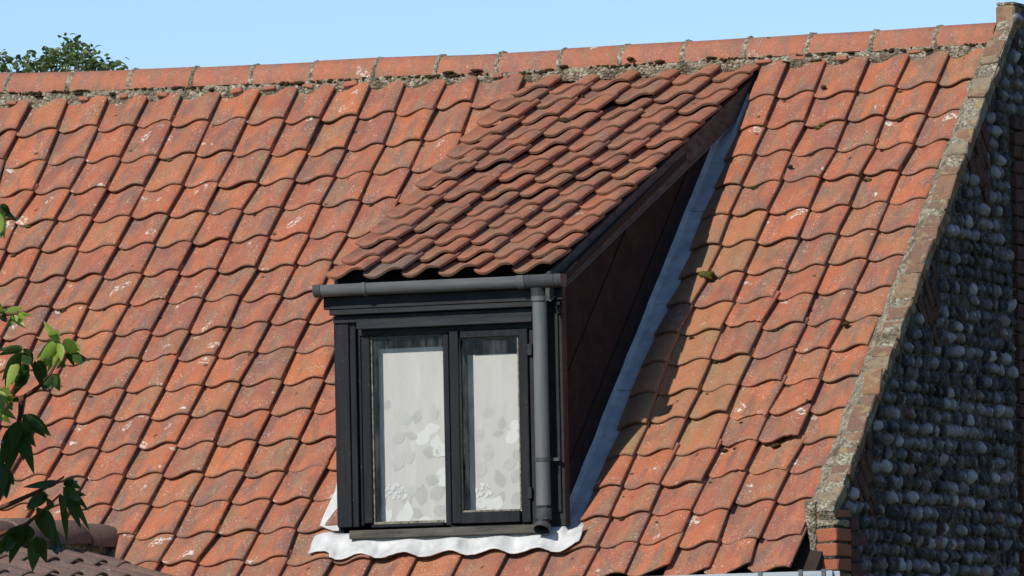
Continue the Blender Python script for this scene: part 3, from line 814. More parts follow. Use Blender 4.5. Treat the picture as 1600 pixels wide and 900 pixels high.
# window
wz = MB()
boxpx(wz, 560, 519.5, 566, 822, 0.035, 0.10)
boxpx(wz, 566.5, 520, 579.5, 818, 0.022, 0.115)                       # left stile of the fixed light
boxpx(wz, 580, 520, 693, 524, 0.030, 0.115)                           # head
boxpx(wz, 580, 818, 693, 823, 0.022, 0.115)                           # foot
boxpx(wz, 694, 516, 703, 821, 0.020, 0.115)                           # mullion
boxpx(wz, 703.5, 819, 829, 823, 0.024, 0.115)
boxpx(wz, 703.5, 510, 829, 514.5, 0.028, 0.115)
boxpx(wz, 827, 515, 832, 819, 0.022, 0.115)
window = wz.build('window', M_BLACK, cottage)
window['label'] = 'black painted two light window with chipped paint'
cz = MB()
boxpx(cz, 704, 514, 718, 818, 0.002, 0.045); boxpx(cz, 812.5, 513, 826.5, 816, 0.002, 0.045)
boxpx(cz, 718, 514.5, 812.5, 526.5, 0.004, 0.045); boxpx(cz, 718, 799.5, 812.5, 817, 0.004, 0.045)
cas = cz.build('casement', M_BLACK, window)
for (l, t, r2, b) in ((580, 524.5, 694, 817.5),):
    piece('pane', M_GLASS, window, l, t, r2, b, 0.046, 0.050, bevel=0)
piece('pane', M_GLASS, window, 718.5, 527, 812, 799, 0.030, 0.034, bevel=0)
# putty lines
for a in ((580, 525, 583.5, 816, 0.036, 0.045), (583.8, 814, 693.5, 818.0, 0.034, 0.045), (718.3, 527, 720.2, 798, 0.018, 0.029), (720.5, 796.5, 812, 799.4, 0.014, 0.029), (810.2, 527, 812.3, 796, 0.018, 0.029), (720.5, 526.6, 810, 528.4, 0.018, 0.029)):
    piece('putty', M_PUTTY, window, *a, bevel=0.0008)
for yy in (546, 770):
    piece('hinge', M_SOOT, window, 823.5, yy - 9, 830.5, yy + 9, -0.006, 0.010, bevel=0.001)

# blinds with printed leaves hang just inside (things of their own)
def leaf_shape(cx, cz, ln, wd, ang, y):
    pts = []
    for k in range(13):
        t = k / 12.0; pts.append((t, math.sin(math.pi * t ** 0.85) * 0.5))
    out = [(a, b) for a, b in pts] + [(a, -b) for a, b in reversed(pts[1:-1])]
    ca, sa = math.cos(ang), math.sin(ang)
    return [V3((cx + (a * ln) * ca - b * wd * sa, y, cz + (a * ln) * sa + b * wd * ca)) for a, b in out]
def blind(l, t, r2, b, y, label, leaves, flowers):
    xm, ym = (l + r2) / 2, (t + b) / 2
    x0, x1 = fy(l, ym, y).x, fy(r2, ym, y).x; z1, z0 = fy(xm, t, y).z, fy(xm, b, y).z
    nx, nz = 24, 6; vts = []; F = []
    for j in range(nz + 1):
        for i in range(nx + 1):
            vts.append(V3((x0 + (x1 - x0) * i / nx, y, z0 + (z1 - z0) * j / nz)))
    for j in range(nz):
        for i in range(nx): q = j * (nx + 1) + i; F.append((q, q + 1, q + nx + 2, q + nx + 1))
    c = V3(((x0 + x1) / 2, y, z0))
    o = link(bpy.data.objects.new('window_blind', mesh('window_blind', [q - c for q in vts], F, M_BLIND, 179))); o.location = c
    tag(o, label, 'blind', 'leaf print window blinds')
    for i, (px, py, ln, wd, ang, kind) in enumerate(leaves):
        q = fy(px, py, y - 0.006)
        pts = leaf_shape(q.x, q.z, ln / 285.0, wd / 285.0, R(ang), y - 0.0006 - 0.00004 * i)
        keep = [V3((min(max(p.x, x0 + .002), x1 - .002), p.y, min(max(p.z, z0 + .002), z1))) for p in pts]
        lp = link(bpy.data.objects.new('leaf_print', mesh('leaf_print', [p - c for p in keep], [tuple(range(len(keep)))], (M_LEAFW, M_LEAFG, M_LEAFP)[kind])), o)
    for px, py, rad in flowers:
        mb = MB(); rf = random.Random(int(px))
        for k in range(34):
            a = rf.uniform(0, 6.28); d = rad * math.sqrt(rf.random())
            q = fy(px + d * math.cos(a), py + d * math.sin(a) * .75, y - 0.005)
            rr3 = rf.uniform(1.6, 3.4) / 285.0
            n5 = [V3((min(max(q.x + rr3 * math.cos(j * 1.257), x0 + .002), x1 - .002), y - 0.0022 - 0.00003 * k, q.z + rr3 * math.sin(j * 1.257))) - c for j in range(5)]
            mb.add(n5, [(0, 1, 2, 3, 4)])
        fp = link(bpy.data.objects.new('flower_print', mesh('flower_print', mb.v, mb.f, M_LEAFW)), o)
    return o
YB = 0.122
LV1 = [(662, 672, 26, 16, 8, 0), (650, 694, 30, 20, 40, 0), (678, 704, 24, 17, 75, 0), (684, 690, 26, 14, -60, 0), (681, 740, 28, 12, 10, 0), (684, 757, 26, 16, 25, 0),
       (663, 747, 24, 17, -15, 1), (660, 705, 24, 18, -10, 1), (634, 678, 20, 12, -20, 1), (648, 662, 22, 14, 70, 1), (600, 640, 16, 12, 60, 1), (645, 762, 24, 16, -50, 1), (656, 790, 32, 18, 80, 1), (672, 779, 28, 20, 35, 1), (640, 790, 22, 16, 120, 1), (676, 800, 26, 16, 10, 1), (660, 805, 26, 14, 160, 1),
       (636, 818, 34, 17, 88, 0), (606, 806, 26, 20, 150, 0), (618, 812, 30, 18, 20, 0), (600, 818, 24, 14, 60, 0), (652, 817, 26, 16, 5, 0),
       (622, 660, 26, 16, 20, 2), (612, 690, 26, 18, 30, 2), (640, 725, 28, 20, 100, 2), (615, 735, 30, 20, 60, 2), (680, 655, 22, 14, 100, 2), (630, 775, 26, 18, 30, 2)]
LV2 = [(795, 668, 22, 15, 20, 0), (790, 690, 24, 18, 30, 0), (812, 682, 22, 14, 160, 0), (782, 672, 20, 14, 80, 1), (800, 706, 22, 16, -30, 1), (770, 680, 18, 10, 15, 1), (733, 640, 16, 11, 70, 1), (742, 690, 22, 17, 60, 2),
       (785, 762, 30, 17, 110, 1), (800, 755, 26, 16, 60, 1), (775, 790, 24, 15, 60, 1), (798, 785, 26, 18, 30, 1), (805, 735, 22, 14, -30, 1), (742, 790, 26, 16, 20, 0), (760, 796, 26, 14, 40, 0), (776, 797, 22, 16, 80, 0),
       (752, 650, 20, 14, 30, 2), (760, 720, 26, 18, 80, 2), (785, 730, 24, 16, 20, 2), (745, 745, 26, 18, 60, 2)]
blind(594, 543, 712, 820, YB, 'wider white leaf print blind behind the fixed window pane', LV1, [(618, 770, 19), (688, 705, 12)])
blind(733, 553, 832, 803, YB, 'narrow white leaf print blind behind the hinged casement pane', LV2, [(752, 768, 18)])

# ------------------------------------------------------------------ dormer gutter and downpipe
def gutter_mesh(mb, x0, x1, yc, zt, rad=0.046, dep=0.030, th=0.004, n=12):
    prof_o = [(-rad, 0.0)] + [(-rad * math.cos(math.pi * a / n), -dep * 0 - rad * math.sin(math.pi * a / n) - (dep - 0.014)) for a in range(n + 1)] + [(rad, 0.0)]
    ri = rad - th
    prof_i = [(ri, 0.0)] + [(ri * math.cos(math.pi * a / n), -ri * math.sin(math.pi * a / n) - (dep - 0.014)) for a in range(n + 1)] + [(-ri, 0.0)]
    pr = prof_o + prof_i; k = len(pr)
    A_ = [V3((x0, yc + a, zt + b)) for a, b in pr]; B_ = [V3((x1, yc + a, zt + b)) for a, b in pr]
    mb.add(A_ + B_, [(i, (i + 1) % k, (i + 1) % k + k, i + k) for i in range(k)])
    # end plates
    return prof_o
YG = -0.105
gx0, gx1 = fy(489, 452, YG - 0.04).x, fy(875, 433, YG - 0.04).x
gz = fy(690, 436.5, YG - 0.045).z
gt = MB(); po = gutter_mesh(gt, gx0, gx1, YG, gz, 0.038, 0.036)
gutter = gt.build('gutter', M_GUTTER, cottage, 40)
gutter['label'] = 'grey half round gutter under the dormer eaves'
def collar(px0, px1, name, mat, rad=0.0415):
    mb = MB(); x0, x1 = fy(px0, 445, YG - .04).x, fy(px1, 445, YG - .04).x
    pr = [(-rad, 0.003)] + [(-rad * math.cos(math.pi * a / 12), -rad * math.sin(math.pi * a / 12) - 0.022) for a in range(13)] + [(rad, 0.003)]
    k = len(pr)
    mb.add([V3((x0, YG + a, gz + b)) for a, b in pr] + [V3((x1, YG + a, gz + b)) for a, b in pr], [(i, i + 1, i + 1 + k, i + k) for i in range(k - 1)] + [tuple(range(k)), tuple(range(2 * k - 1, k - 1, -1))])
    return mb.build(name, mat, gutter, 40)
collar(488, 499, 'stop_end', M_GUTTERD); collar(865, 876, 'stop_end', M_GUTTERD)
collar(565, 570, 'gutter_bracket', M_GUTTER, 0.044)
collar(806, 818, 'gutter_union', M_GUTTER, 0.043); collar(819, 864, 'gutter_outlet', M_GUTTERD, 0.0425)
YP = -0.075
px_ = fy(843, 470, YP); pipe_b = fy(846, 790, YP)
pm = MB(); RP = 0.0365
pm.tube([(px_.x, YP, fy(843, 462, YP).z), (px_.x, YP, pipe_b.z)], RP, 20)
pipe = pm.build('downpipe', M_PIPE, cottage, 40); pipe['label'] = 'grey round downpipe beside the dormer window'
mb = MB(); mb.tube([(px_.x, YP - 0.022, gz - 0.05), (px_.x, YP - .004, fy(843, 459, YP).z), (px_.x, YP, fy(843, 470, YP).z)], [0.037, 0.040, 0.0405], 20); mb.build('pipe_socket', M_GUTTERD, pipe, 40)
mb = MB(); mb.tube([(px_.x, YP, fy(843, 463, YP).z), (px_.x, YP, fy(843, 470, YP).z)], 0.0425, 20); mb.build('socket_rim', M_GUTTER, pipe, 40)
zc_ = fy(845, 718, YP).z
mb = MB(); mb.tube([(px_.x, YP, zc_ - 0.009), (px_.x, YP, zc_ + 0.009)], 0.0405, 20); mb.box((px_.x - 0.005, YP + 0.03, zc_ - 0.008), (px_.x + 0.075, YP + 0.045, zc_ + 0.008)); mb.build('pipe_clip', M_GUTTERD, pipe, 40)
# shoe: socket and a bend that opens outwards, hollow
zs_ = fy(846, 794, YP).z
mb = MB()
cen = [(0, 0.0), (0, -0.055), (-0.012, -0.085), (-0.035, -0.112)]
cp = [V3((px_.x, YP + a, zs_ + b)) for a, b in cen]
mb.tube(cp, [0.0405, 0.0405, 0.0405, 0.0405], 20, False)
cpi = [q.copy() for q in cp]; mb.tube(cpi[::-1], [0.036, 0.036, 0.035, 0.034], 20, False)
shoe = mb.build('pipe_shoe', M_GUTTERD, pipe, 40)
# small paint chip / bracket on the corner post
piece('post_bracket', simple('pale_bracket', (0.30, 0.30, 0.30)), dormer, 869, 471, 874, 476, -0.018, -0.0125, bevel=0.001)

# ------------------------------------------------------------------ lead work
def prof_main(x):                                    # height of the tile tops over x for row 15
    best = None
    for c in range(10, 22):
        xl = node(c - 1, 15)[0]; xr = node(c, 15)[0]
        if xl <= x < xr: return prof((x - xl) / (xr - xl)) - 0.045 + 0.021
    return -0.03
def prof_smooth(x):
    return sum(prof_main(x + d * 0.008) for d in (-3, -2, -1, 0, 1, 2, 3)) / 7
def apron():
    xs0, xs1 = fy(496, 842, 0).x - 0.02, on_roof(930, 800)[0] - 0.01
    nx, nv = 150, 12; vts, F = [], []
    for i in range(nx + 1):
        x = xs0 + (xs1 - xs0) * i / nx
        for j in range(nv + 1):
            t = j / nv
            e = 0.5 * (noise.noise(V3((x * 6, 2, 0))))
            v_low = -0.128 + 0.012 * e
            if x < XL: v_low = -0.10 + 0.03 * e
            if x > XR: v_low += 0.05 * (x - XR) / (xs1 - XR)
            v = 0.035 + (v_low - 0.035) * t
            k = min(1, max(0, (t - 0.15) / 0.5)); k = k * k * (3 - 2 * k)
            h = (1 - k) * 0.025 + k * (prof_smooth(x) * 0.85 + 0.014) + 0.003 * noise.noise(V3((x * 16, t * 3, 1))) + 0.0025 * noise.noise(V3((x * 45, t * 8, 6)))
            if x < XL or x > XR:
                h = k * h + (1 - k) * (prof_smooth(x) + 0.012 + 0.01)
            vts.append(roof_pt(x, v, h))
    for i in range(nx):
        for j in range(nv): a = i * (nv + 1) + j; F.append((a, a + 1, a + nv + 2, a + nv + 1))
    return vts, F
vts, F = apron()
ap = link(bpy.data.objects.new('lead_apron', mesh('lead_apron', vts, F, M_APRON, 179)), cottage)
md = ap.modifiers.new('s', 'SOLIDIFY'); md.thickness = 0.004; md.offset = 1
ap['label'] = 'bright white lead apron dressed over the tiles below the sill'
# left return piece up the side of the window post
mb = MB()
a = on_roof(526, 750, 0.03); 
def quad_on_roof(pts, h): return [roof_pt(*on_roof(x, y, h), h) for x, y in pts]
sd_pts = quad_on_roof([(527, 752), (524, 768), (506, 806), (500, 822), (520, 830), (536, 830), (540, 770)], 0.008)
mb.prism(sd_pts, NRM * 0.004); mb.build('side_soaker', M_APRON, ap)
# strip up the right side
vts, F = [], []
nvv = 90; v_a = -0.03; v_b = on_roof(1160, 150, -0.04)[1] + 0.02
for j in range(nvv + 1):
    v = v_a + (v_b - v_a) * j / nvv
    for i in range(7):
        t = i / 6
        x = XCH - 0.006 + (XS + 0.012 - XCH + 0.006) * t + (0.006 * noise.noise(V3((v * 5, 7, 0))) if t == 1 else 0)
        h = -0.046 + 0.006 * noise.noise(V3((x * 12, v * 6, 2))) + 0.004 * math.sin(t * 3.1)
        if t == 0: h += 0.05
        if v < 0.25: h += (0.25 - v) * 0.10
        vts.append(roof_pt(x, v, h))
for j in range(nvv):
    for i in range(6): a = j * 7 + i; F.append((a, a + 1, a + 8, a + 7))
ls = link(bpy.data.objects.new('lead_gutter_strip', mesh('lead_gutter_strip', vts, F, M_LEAD, 60)), cottage)
ls['label'] = 'long lead strip on the roof along the dormer side'
for py in (475, 610, 330):
    px = 1030 - (py - 475) * 0.43
    x, v = on_roof(px, py, -0.04)
    mb = MB(); mb.prism([roof_pt(XCH + 0.01, v, -0.039), roof_pt(XS + 0.008, v - 0.006, -0.039), roof_pt(XS + 0.008, v + 0.008, -0.039), roof_pt(XCH + 0.01, v + 0.012, -0.039)], NRM * 0.005)
    mb.build('lead_seam', M_LEAD, ls)

# ------------------------------------------------------------------ gable wall, coping, flints
YK = roof_pt(0, on_roof(1290, 790, 0.07)[1], 0.07).y           # foot of the coping
ZK = fy(1290, 790, YK).z
Z_APEX = fy(1562, 5, YR - 0.02).z
CT = 0.085                                                         # coping top above the tile tops
def rake_z(y, h): return (roof_pt(0, 0, h).z) + (y - roof_pt(0, 0, h).y) * math.tan(P)
gw = MB()
y_ap = YR - 0.06
poly = [V3((XG, YK, 0)), V3((XG, YK, rake_z(YK, CT - 0.065))), V3((XG, y_ap, rake_z(y_ap, CT - 0.065))), V3((XG, y_ap, Z_APEX - 0.02)), V3((XG, y_ap + 0.45, Z_APEX - 0.02)), V3((XG, y_ap + 4.2, Z_APEX - 3.4)), V3((XG, y_ap + 4.2, 0))]
gw.prism([q + V3((-0.02, 0, 0)) for q in poly], (-0.085, 0, 0))
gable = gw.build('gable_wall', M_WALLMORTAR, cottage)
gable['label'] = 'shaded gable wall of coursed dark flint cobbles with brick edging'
XW = XG - 0.020                                                   # mortar face
# coping bricks along the rake
BR = {}
def brick_mesh(lx, ly, lz, variant, mat):
    key = (round(lx, 3), round(ly, 3), round(lz, 3), variant, mat.name)
    if key not in BR:
        mb = MB(); mb.box((-lx / 2, -ly / 2, -lz / 2), (lx / 2, ly / 2, lz / 2), None, 0.006)
        vs2 = [v + V3((noise.noise(v * 40 + V3((variant * 7, 0, 0))), noise.noise(v * 40 + V3((0, variant * 7, 5))), noise.noise(v * 40 + V3((3, 0, variant * 7))))) * 0.011 for v in mb.v]
        BR[key] = mesh('brick', vs2, mb.f, mat)
    return BR[key]
rb = random.Random(5)
def put_brick(parent, pos, rot3, dims, mat):
    o = link(bpy.data.objects.new('brick', brick_mesh(*dims, rb.randrange(4), mat)), parent)
    M_ = (rot3 @ Euler((rb.gauss(0, .02), rb.gauss(0, .02), rb.gauss(0, .02))).to_matrix()).to_4x4(); M_.translation = pos
    o.matrix_basis = M_; return o
v = (YK - roof_pt(0, 0, CT).y) / math.cos(P) + 0.01
v_max = (y_ap - roof_pt(0, 0, CT).y) / math.cos(P)
while v < v_max - 0.02:
    Lb = rb.choice([0.068, 0.07, 0.105, 0.11, 0.15, 0.20]); Lb = min(Lb, v_max - v)
    if Lb < 0.03: break
    wv = v / v_max
    bw = rb.uniform(0.088, 0.106)
    put_brick(gable, roof_pt(XG - bw / 2 - rb.uniform(-0.004, 0.010), v + Lb / 2, CT - 0.038 + rb.gauss(0, 0.007)), ROT_MAIN @ Euler((rb.gauss(0, .03), 0, rb.gauss(0, .05))).to_matrix(), (round(bw, 2), Lb - rb.uniform(0.004, 0.016), 0.066), M_COPING)
    v += Lb
# mortar under / between coping bricks
cm = MB()
vts, F = [], []
nvv = 260; v0_ = (YK - roof_pt(0, 0, 0).y) / math.cos(P) + 0.045; v1_ = v_max + 0.03
for j in range(nvv + 1):
    v = v0_ + (v1_ - v0_) * j / nvv
    for i in range(8):
        t = i / 7
        wob = 0.018 * noise.fractal(V3((v * 6, 1.5, 0)), 1.0, 2.0, 3)
        xl_ = XF - 0.018 + wob + 0.040 * (j / nvv)
        x = xl_ + (XC + 0.022 - xl_) * t
        h = -0.055 + (CT - 0.016 + 0.055) * (t ** 0.8) + 0.010 * noise.fractal(V3((x * 20, v * 14, 3)), 1.0, 2.0, 4) * math.sin(math.pi * min(t + .1, 1))
        vts.append(roof_pt(x, v, h))
for j in range(nvv):
    for i in range(7): a = j * 8 + i; F.append((a, a + 1, a + 9, a + 8))
fil = link(bpy.data.objects.new('mortar_fillet', mesh('mortar_fillet', vts, F, M_MORTAR, 179)), gable)
cb = MB(); cb.prism([roof_pt(XC + 0.006, v0_ - 0.03, CT - 0.010), roof_pt(XG - 0.008, v0_ - 0.03, CT - 0.010), roof_pt(XG - 0.008, v_max, CT - 0.010), roof_pt(XC + 0.006, v_max, CT - 0.010)], NRM * -0.06)
cb.build('coping_bed', M_MORTAR, gable)
# apex block
mb = MB(); mb.box((XC - 0.01, y_ap - 0.02, rake_z(y_ap, CT - 0.06)), (XG - 0.004, y_ap + 0.10, Z_APEX - 0.018), None, 0.012); mb.build('apex_block', M_COPING, gable)
mb = MB(); mb.box((XC - 0.006, y_ap - 0.012, Z_APEX - 0.017), (XG - 0.008, y_ap + 0.45, Z_APEX), None, 0.006); mb.build('apex_cap', M_MORTAR, gable)
# kneeler: short pier of red bricks at the foot
zc = ZK - 0.02; k = 0
pmb = MB(); pmb.box((XG - 0.150, YK + 0.008, zc - 1.2), (XG - 0.021, YK + 0.2, zc + 0.03)); pmb.build('kneeler_core', M_MORTAR, gable)
for k in range(14):
    dims = (0.108, 0.20, 0.062)
    mat = M_MORTAR if k == 1 else (M_BRICK if k < 5 else M_COPING)
    hgt = 0.036 if k == 0 else (0.034 if k == 1 else 0.062)
    put_brick(gable, V3((XG - 0.054, YK + 0.095, zc - hgt / 2)), Matrix.Identity(3), (0.108, 0.20, hgt), mat)
    zc -= hgt + 0.012
# pier side fillet
mb = MB()
z_a, z_b = fy(1268, 800, YK).z, fy(1268, 872, YK).z
xk0, xk1 = fy(1258, 840, YK).x, fy(1275, 840, YK).x
n_ = 16; vts = []; F = []
for j in range(n_ + 1):
    z = z_a + 0.05 + (z_b - z_a - 0.05) * j / n_
    wv = (1 - (j / n_) ** 2 * 0.8)
    for i, (xx, yy) in enumerate(((xk1, YK + 0.03), (xk1, YK - 0.002), (xk1 - (xk1 - xk0) * wv, YK + 0.005), (xk1 - (xk1 - xk0) * wv, YK + 0.06))):
        vts.append(V3((xx + 0.004 * noise.noise(V3((i, j * .7, 0))), yy + 0.006 * noise.noise(V3((i, j * .7, 4))), z)))
for j in range(n_):
    for i in range(3): a = j * 4 + i; F.append((a, a + 1, a + 5, a + 4))
link(bpy.data.objects.new('mortar_fillet', mesh('mortar_fillet', vts, F, M_MORTAR, 179)), gable)

# tumbled brick wedges under the rake (bricks square to the slope)
wedges = []
for (px, py) in ((1375, 590 + 150), (1468, 440), (1545, 215)):
    q = fx(px - 22, py, XW); 
    vv = (q - roof_pt(XW, 0, 0)).dot(VUP)
    wedges.append(vv)
def in_wedge(y, z):
    p_ = V3((XW, y, z)) - roof_pt(XW, 0, 0); v_ = p_.dot(VUP); h_ = p_.dot(NRM)
    for vv in wedges:
        if -0.40 < h_ < CT - 0.10 and vv - 0.20 < v_ < vv + 0.20 - 0.0 and (v_ - (vv - 0.20)) > (-h_) * 0.25 and (vv + 0.20 - v_) > (-h_) * 0.75: return True
    return False
for vv in wedges:
    for i in range(6):
        for j in range(2):
            v_ = vv - 0.20 + 0.04 + i * 0.073; h_ = -0.09 - j * 0.19 - 0.05 * (i % 2)
            q = roof_pt(XW, v_, h_)
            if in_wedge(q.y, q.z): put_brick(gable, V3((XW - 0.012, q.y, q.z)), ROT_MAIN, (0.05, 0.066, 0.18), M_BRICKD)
# brick pilaster further back
YPI = fx(1588, 420, XG).y
zz = 0.2; k = 0
z_top = fx(1592, 185, XG).z
while zz < z_top:
    for j in range(2):
        ly = (0.22, 0.105)[(k + j) % 2]
        y0_ = YPI + (0.0 if j == 0 else ((0.22, 0.105)[k % 2] + 0.012))
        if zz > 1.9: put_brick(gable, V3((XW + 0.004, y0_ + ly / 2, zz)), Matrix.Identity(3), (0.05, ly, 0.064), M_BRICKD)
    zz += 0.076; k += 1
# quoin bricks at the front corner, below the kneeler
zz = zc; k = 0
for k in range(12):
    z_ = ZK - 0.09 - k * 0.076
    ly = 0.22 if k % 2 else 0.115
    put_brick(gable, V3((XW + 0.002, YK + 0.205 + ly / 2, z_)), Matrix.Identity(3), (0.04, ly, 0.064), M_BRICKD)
# flints
def flint_mesh(variant):
    rn = random.Random(variant); nu, nv = 16, 10; vts, F = [], []
    off = V3((variant * 5.1, 2, 3))
    for j in range(nv + 1):
        for i in range(nu):
            a = 2 * math.pi * i / nu; b = math.pi * j / nv
            d = V3((math.cos(b), math.cos(a) * math.sin(b), math.sin(a) * math.sin(b)))
            kk = 1 + 0.30 * noise.noise(d * 1.2 + off) + 0.16 * noise.noise(d * 2.6 + off) + 0.09 * noise.noise(d * 6 + off)
            vts.append(d * kk)
    for j in range(nv):
        for i in range(nu): F.append((j * nu + i, j * nu + (i + 1) % nu, (j + 1) * nu + (i + 1) % nu, (j + 1) * nu + i))
    return mesh('flint', vts, F, M_FLINT, 179)
FM = [flint_mesh(k) for k in range(9)]
spots = []
rf = random.Random(21)
z_ = 1.6; row = 0
z_lim = Z_APEX - 0.03
while z_ < z_lim:
    hrow = rf.uniform(0.066, 0.074)
    y_ = YK + 0.02 + rf.uniform(0, 0.08)
    while y_ < y_ap + 4.0:
        wy = rf.uniform(0.062, 0.125)
        yc = y_ + wy / 2
        zt = rake_z(yc, CT - 0.085)
        zlimit = zt if yc < y_ap + 0.03 else Z_APEX - 0.01 - max(0, yc - y_ap - 0.42) * 0.9
        zz = z_ + 0.006 * math.sin(y_ * 3 + row) + rf.gauss(0, 0.003)
        ok = zz + 0.035 < zlimit and not in_wedge(yc, zz) and not (YPI - 0.06 < yc < YPI + 0.36 and zz < z_top + 0.03)
        if zz < ZK - 0.02 and yc < YK + 0.33: ok = False
        # only what the picture can show, plus a margin
        if ok and zz > 2.2 and rf.random() > 0.05: spots.append((yc, zz, wy, hrow, rf.random()))
        y_ += wy * 1.02
    z_ += hrow; row += 1
def flint_matrix(yc, zz, wy, hr, rnd):
    e = Euler((rf.uniform(-0.25, 0.25), rf.gauss(0, .15), rf.gauss(0, .2))).to_matrix().to_4x4()
    M_ = e @ Matrix.Diagonal((rf.uniform(0.022, 0.040), wy * rf.uniform(0.42, 0.50), hr * rf.uniform(0.44, 0.53), 1))
    M_.translation = V3((XW - 0.004 + rf.uniform(-0.006, 0.012), yc, zz)); return M_
def seen(s):
    q = V3((XW, s[0], s[1])) - CAM; px = 800 + FPX * q.dot(cr) / q.dot(cd); py = 450 - FPX * q.dot(cu) / q.dot(cd)
    return px < 1615 and py < 915
vis = [s for s in spots if seen(s)]; rest = [s for s in spots if not seen(s)]
rf.shuffle(vis)
print('flints visible', len(vis), 'rest', len(rest))
keep, rest2 = vis[:300], vis[300:] + rest
for s in keep:
    o = link(bpy.data.objects.new('flint', FM[rf.randrange(9)]), gable); o.matrix_basis = flint_matrix(*s)
fr_ = MB()
for s in rest2:
    M_ = flint_matrix(*s); me = FM[rf.randrange(9)]
    fr_.add([M_ @ v.co for v in me.vertices], [tuple(p.vertices) for p in me.polygons])
def flint_stuff_mat():
    g = NG('flint_mixed'); v = g.coord(rnd=False)
    gi = g.n('ShaderNodeNewGeometry')
    c = g.ramp(gi.outputs['Random Per Island'], [(0, (0.040, 0.035, 0.037)), (0.2, (0.115, 0.100, 0.104)), (0.45, (0.225, 0.200, 0.205)), (0.62, (0.085, 0.064, 0.060)), (0.80, (0.40, 0.37, 0.37)), (0.92, (0.15, 0.075, 0.06)), (1, (0.23, 0.18, 0.16))])
    n1 = g.noise(v, 60, 5, 0.65)
    c = g.mix(g.ramp(n1, [(0.52, 0.0), (0.68, 0.6)]), c, (0.20, 0.195, 0.185)); g.bump(n1, 0.4, 0.01)
    return g.done(c, 0.5, 0.5)
fo = link(bpy.data.objects.new('flint_courses', mesh('flint_courses', fr_.v, fr_.f, flint_stuff_mat(), 179)), gable); fo['kind'] = 'stuff'

# walls and the main eaves gutter
ZE = roof_pt(0, V_EAVE, 0).z; YEv = roof_pt(0, V_EAVE, 0).y
mb = MB(); mb.box((X_END_L + 0.1, YEv + 0.10, 0.0), (XG - 0.12, YEv + 0.35, ZE - 0.02)); mb.box((X_END_L + 0.1, YR + 3.2, 0), (XG - 0.12, YR + 3.45, zt_ - 3.0)); mb.box((X_END_L + 0.1, YEv + 0.351, 0), (X_END_L + 0.35, YR + 3.199, ZE))
mb.build('wall', M_PLASTER, cottage)
YG2 = YEv - 0.055
eg = MB(); ex0, ex1 = -6.5, fy(1301, 895, YG2 - 0.05).x
gz2 = fy(1230, 893.5, YG2 - 0.05).z
gutter_mesh(eg, ex0, ex1, YG2, gz2, 0.055, 0.04)
egut = eg.build('eaves_gutter', M_EGUT, cottage, 40)
egut['label'] = 'pale grey gutter along the main eaves'
for px in (1188, 1251, 1287):
    x = fy(px, 894, YG2 - .055).x
    mb = MB(); mb.box((x - 0.010, YG2 - 0.062, gz2 - 0.06), (x + 0.010, YG2 - 0.052, gz2 + 0.008)); mb.box((x - 0.010, YG2 - 0.0515, gz2 + 0.001), (x + 0.010, YG2 + 0.09, gz2 + 0.006)); mb.build('gutter_clip', M_GUTTER, egut)
mb = MB(); mb.box((X_END_L + 0.1, YEv + 0.02, ZE - 0.22), (XG - 0.125, YEv + 0.045, ZE - 0.06)); mb.build('fascia_board', M_SOOT, cottage)

# ================================================================== outbuilding with a low roof, lower left
q = on_roof(163, 818, 0.03); Q = roof_pt(q[0], q[1], 0.03)       # ridge end against the main roof
XO = Q.x - 0.02; YO = Q.y
PQ = R(19)
out_ = empty('outbuilding', (XO, YO - 3, 0)); OI = V3((XO, YO - 3, 0))
tag(out_, 'low outbuilding with weathered grey brown tile roof in front of the cottage', 'outbuilding')
def opt(t, y, h=0): return V3((XO + t * math.cos(PQ), y, Q.z - 0.10 - t * math.sin(PQ))) + V3((math.sin(PQ), 0, math.cos(PQ))) * h
od = MB()
for sg in (1, -1):
    a = [opt(0.0, YO - 4.5, -0.08), opt(2.2, YO - 4.5, -0.08), opt(2.2, YO + 0.35, -0.08), opt(0.0, YO + 0.35, -0.08)]
    if sg < 0: a = [V3((2 * XO - p_.x - 0.002, p_.y, p_.z)) for p_ in a]
    od.prism([p_ - OI for p_ in a], (0, 0, -0.05))
oroof = od.build('roof', M_DECK, out_)
W3, G3 = 0.285, 0.275
ROT_O = Matrix(((0, -math.cos(PQ), math.sin(PQ)), (1, 0, 0), (0, math.sin(PQ), math.cos(PQ)))) 
for r_ in range(7):
    for c in range(0, 15):
        t = 0.16 + (r_ + 1) * G3 - 0.05; y = YO + 0.42 - c * W3
        # stop where the main roof comes up
        pos = opt(t, y, rt.gauss(0, 0.003))
        if (pos - roof_pt(pos.x, 0, 0)).dot(NRM) < -0.03: continue
        place_tile(oroof, tile_mesh(rt.randrange(7), M_TILE_W), pos - OI, ROT_O, W3 / W, G3 / G, 1.5)
orid = MB(); orid.box(V3((XO - 0.09, YO - 4.5, Q.z - 0.16)) - OI, V3((XO + 0.09, YO - 0.02, Q.z - 0.09)) - OI); orr = orid.build('ridge_mortar', M_MORTAR, out_)
for k in range(10):
    me = rme[k % 5].copy(); me.materials[0] = M_RIDGE_W
    o = link(bpy.data.objects.new('ridge_tile', me), orr)
    o.location = V3((XO + rt.gauss(0, .006), YO + 0.06 - (k + 1) * 0.42, Q.z - 0.125)) - OI
    o.rotation_euler = (rt.gauss(0, .015), rt.gauss(0, .02), R(90)); o.scale = (0.408 / LR, 1.15, 1.05)
mb = MB(); zt3 = opt(2.0, 0, -0.12).z
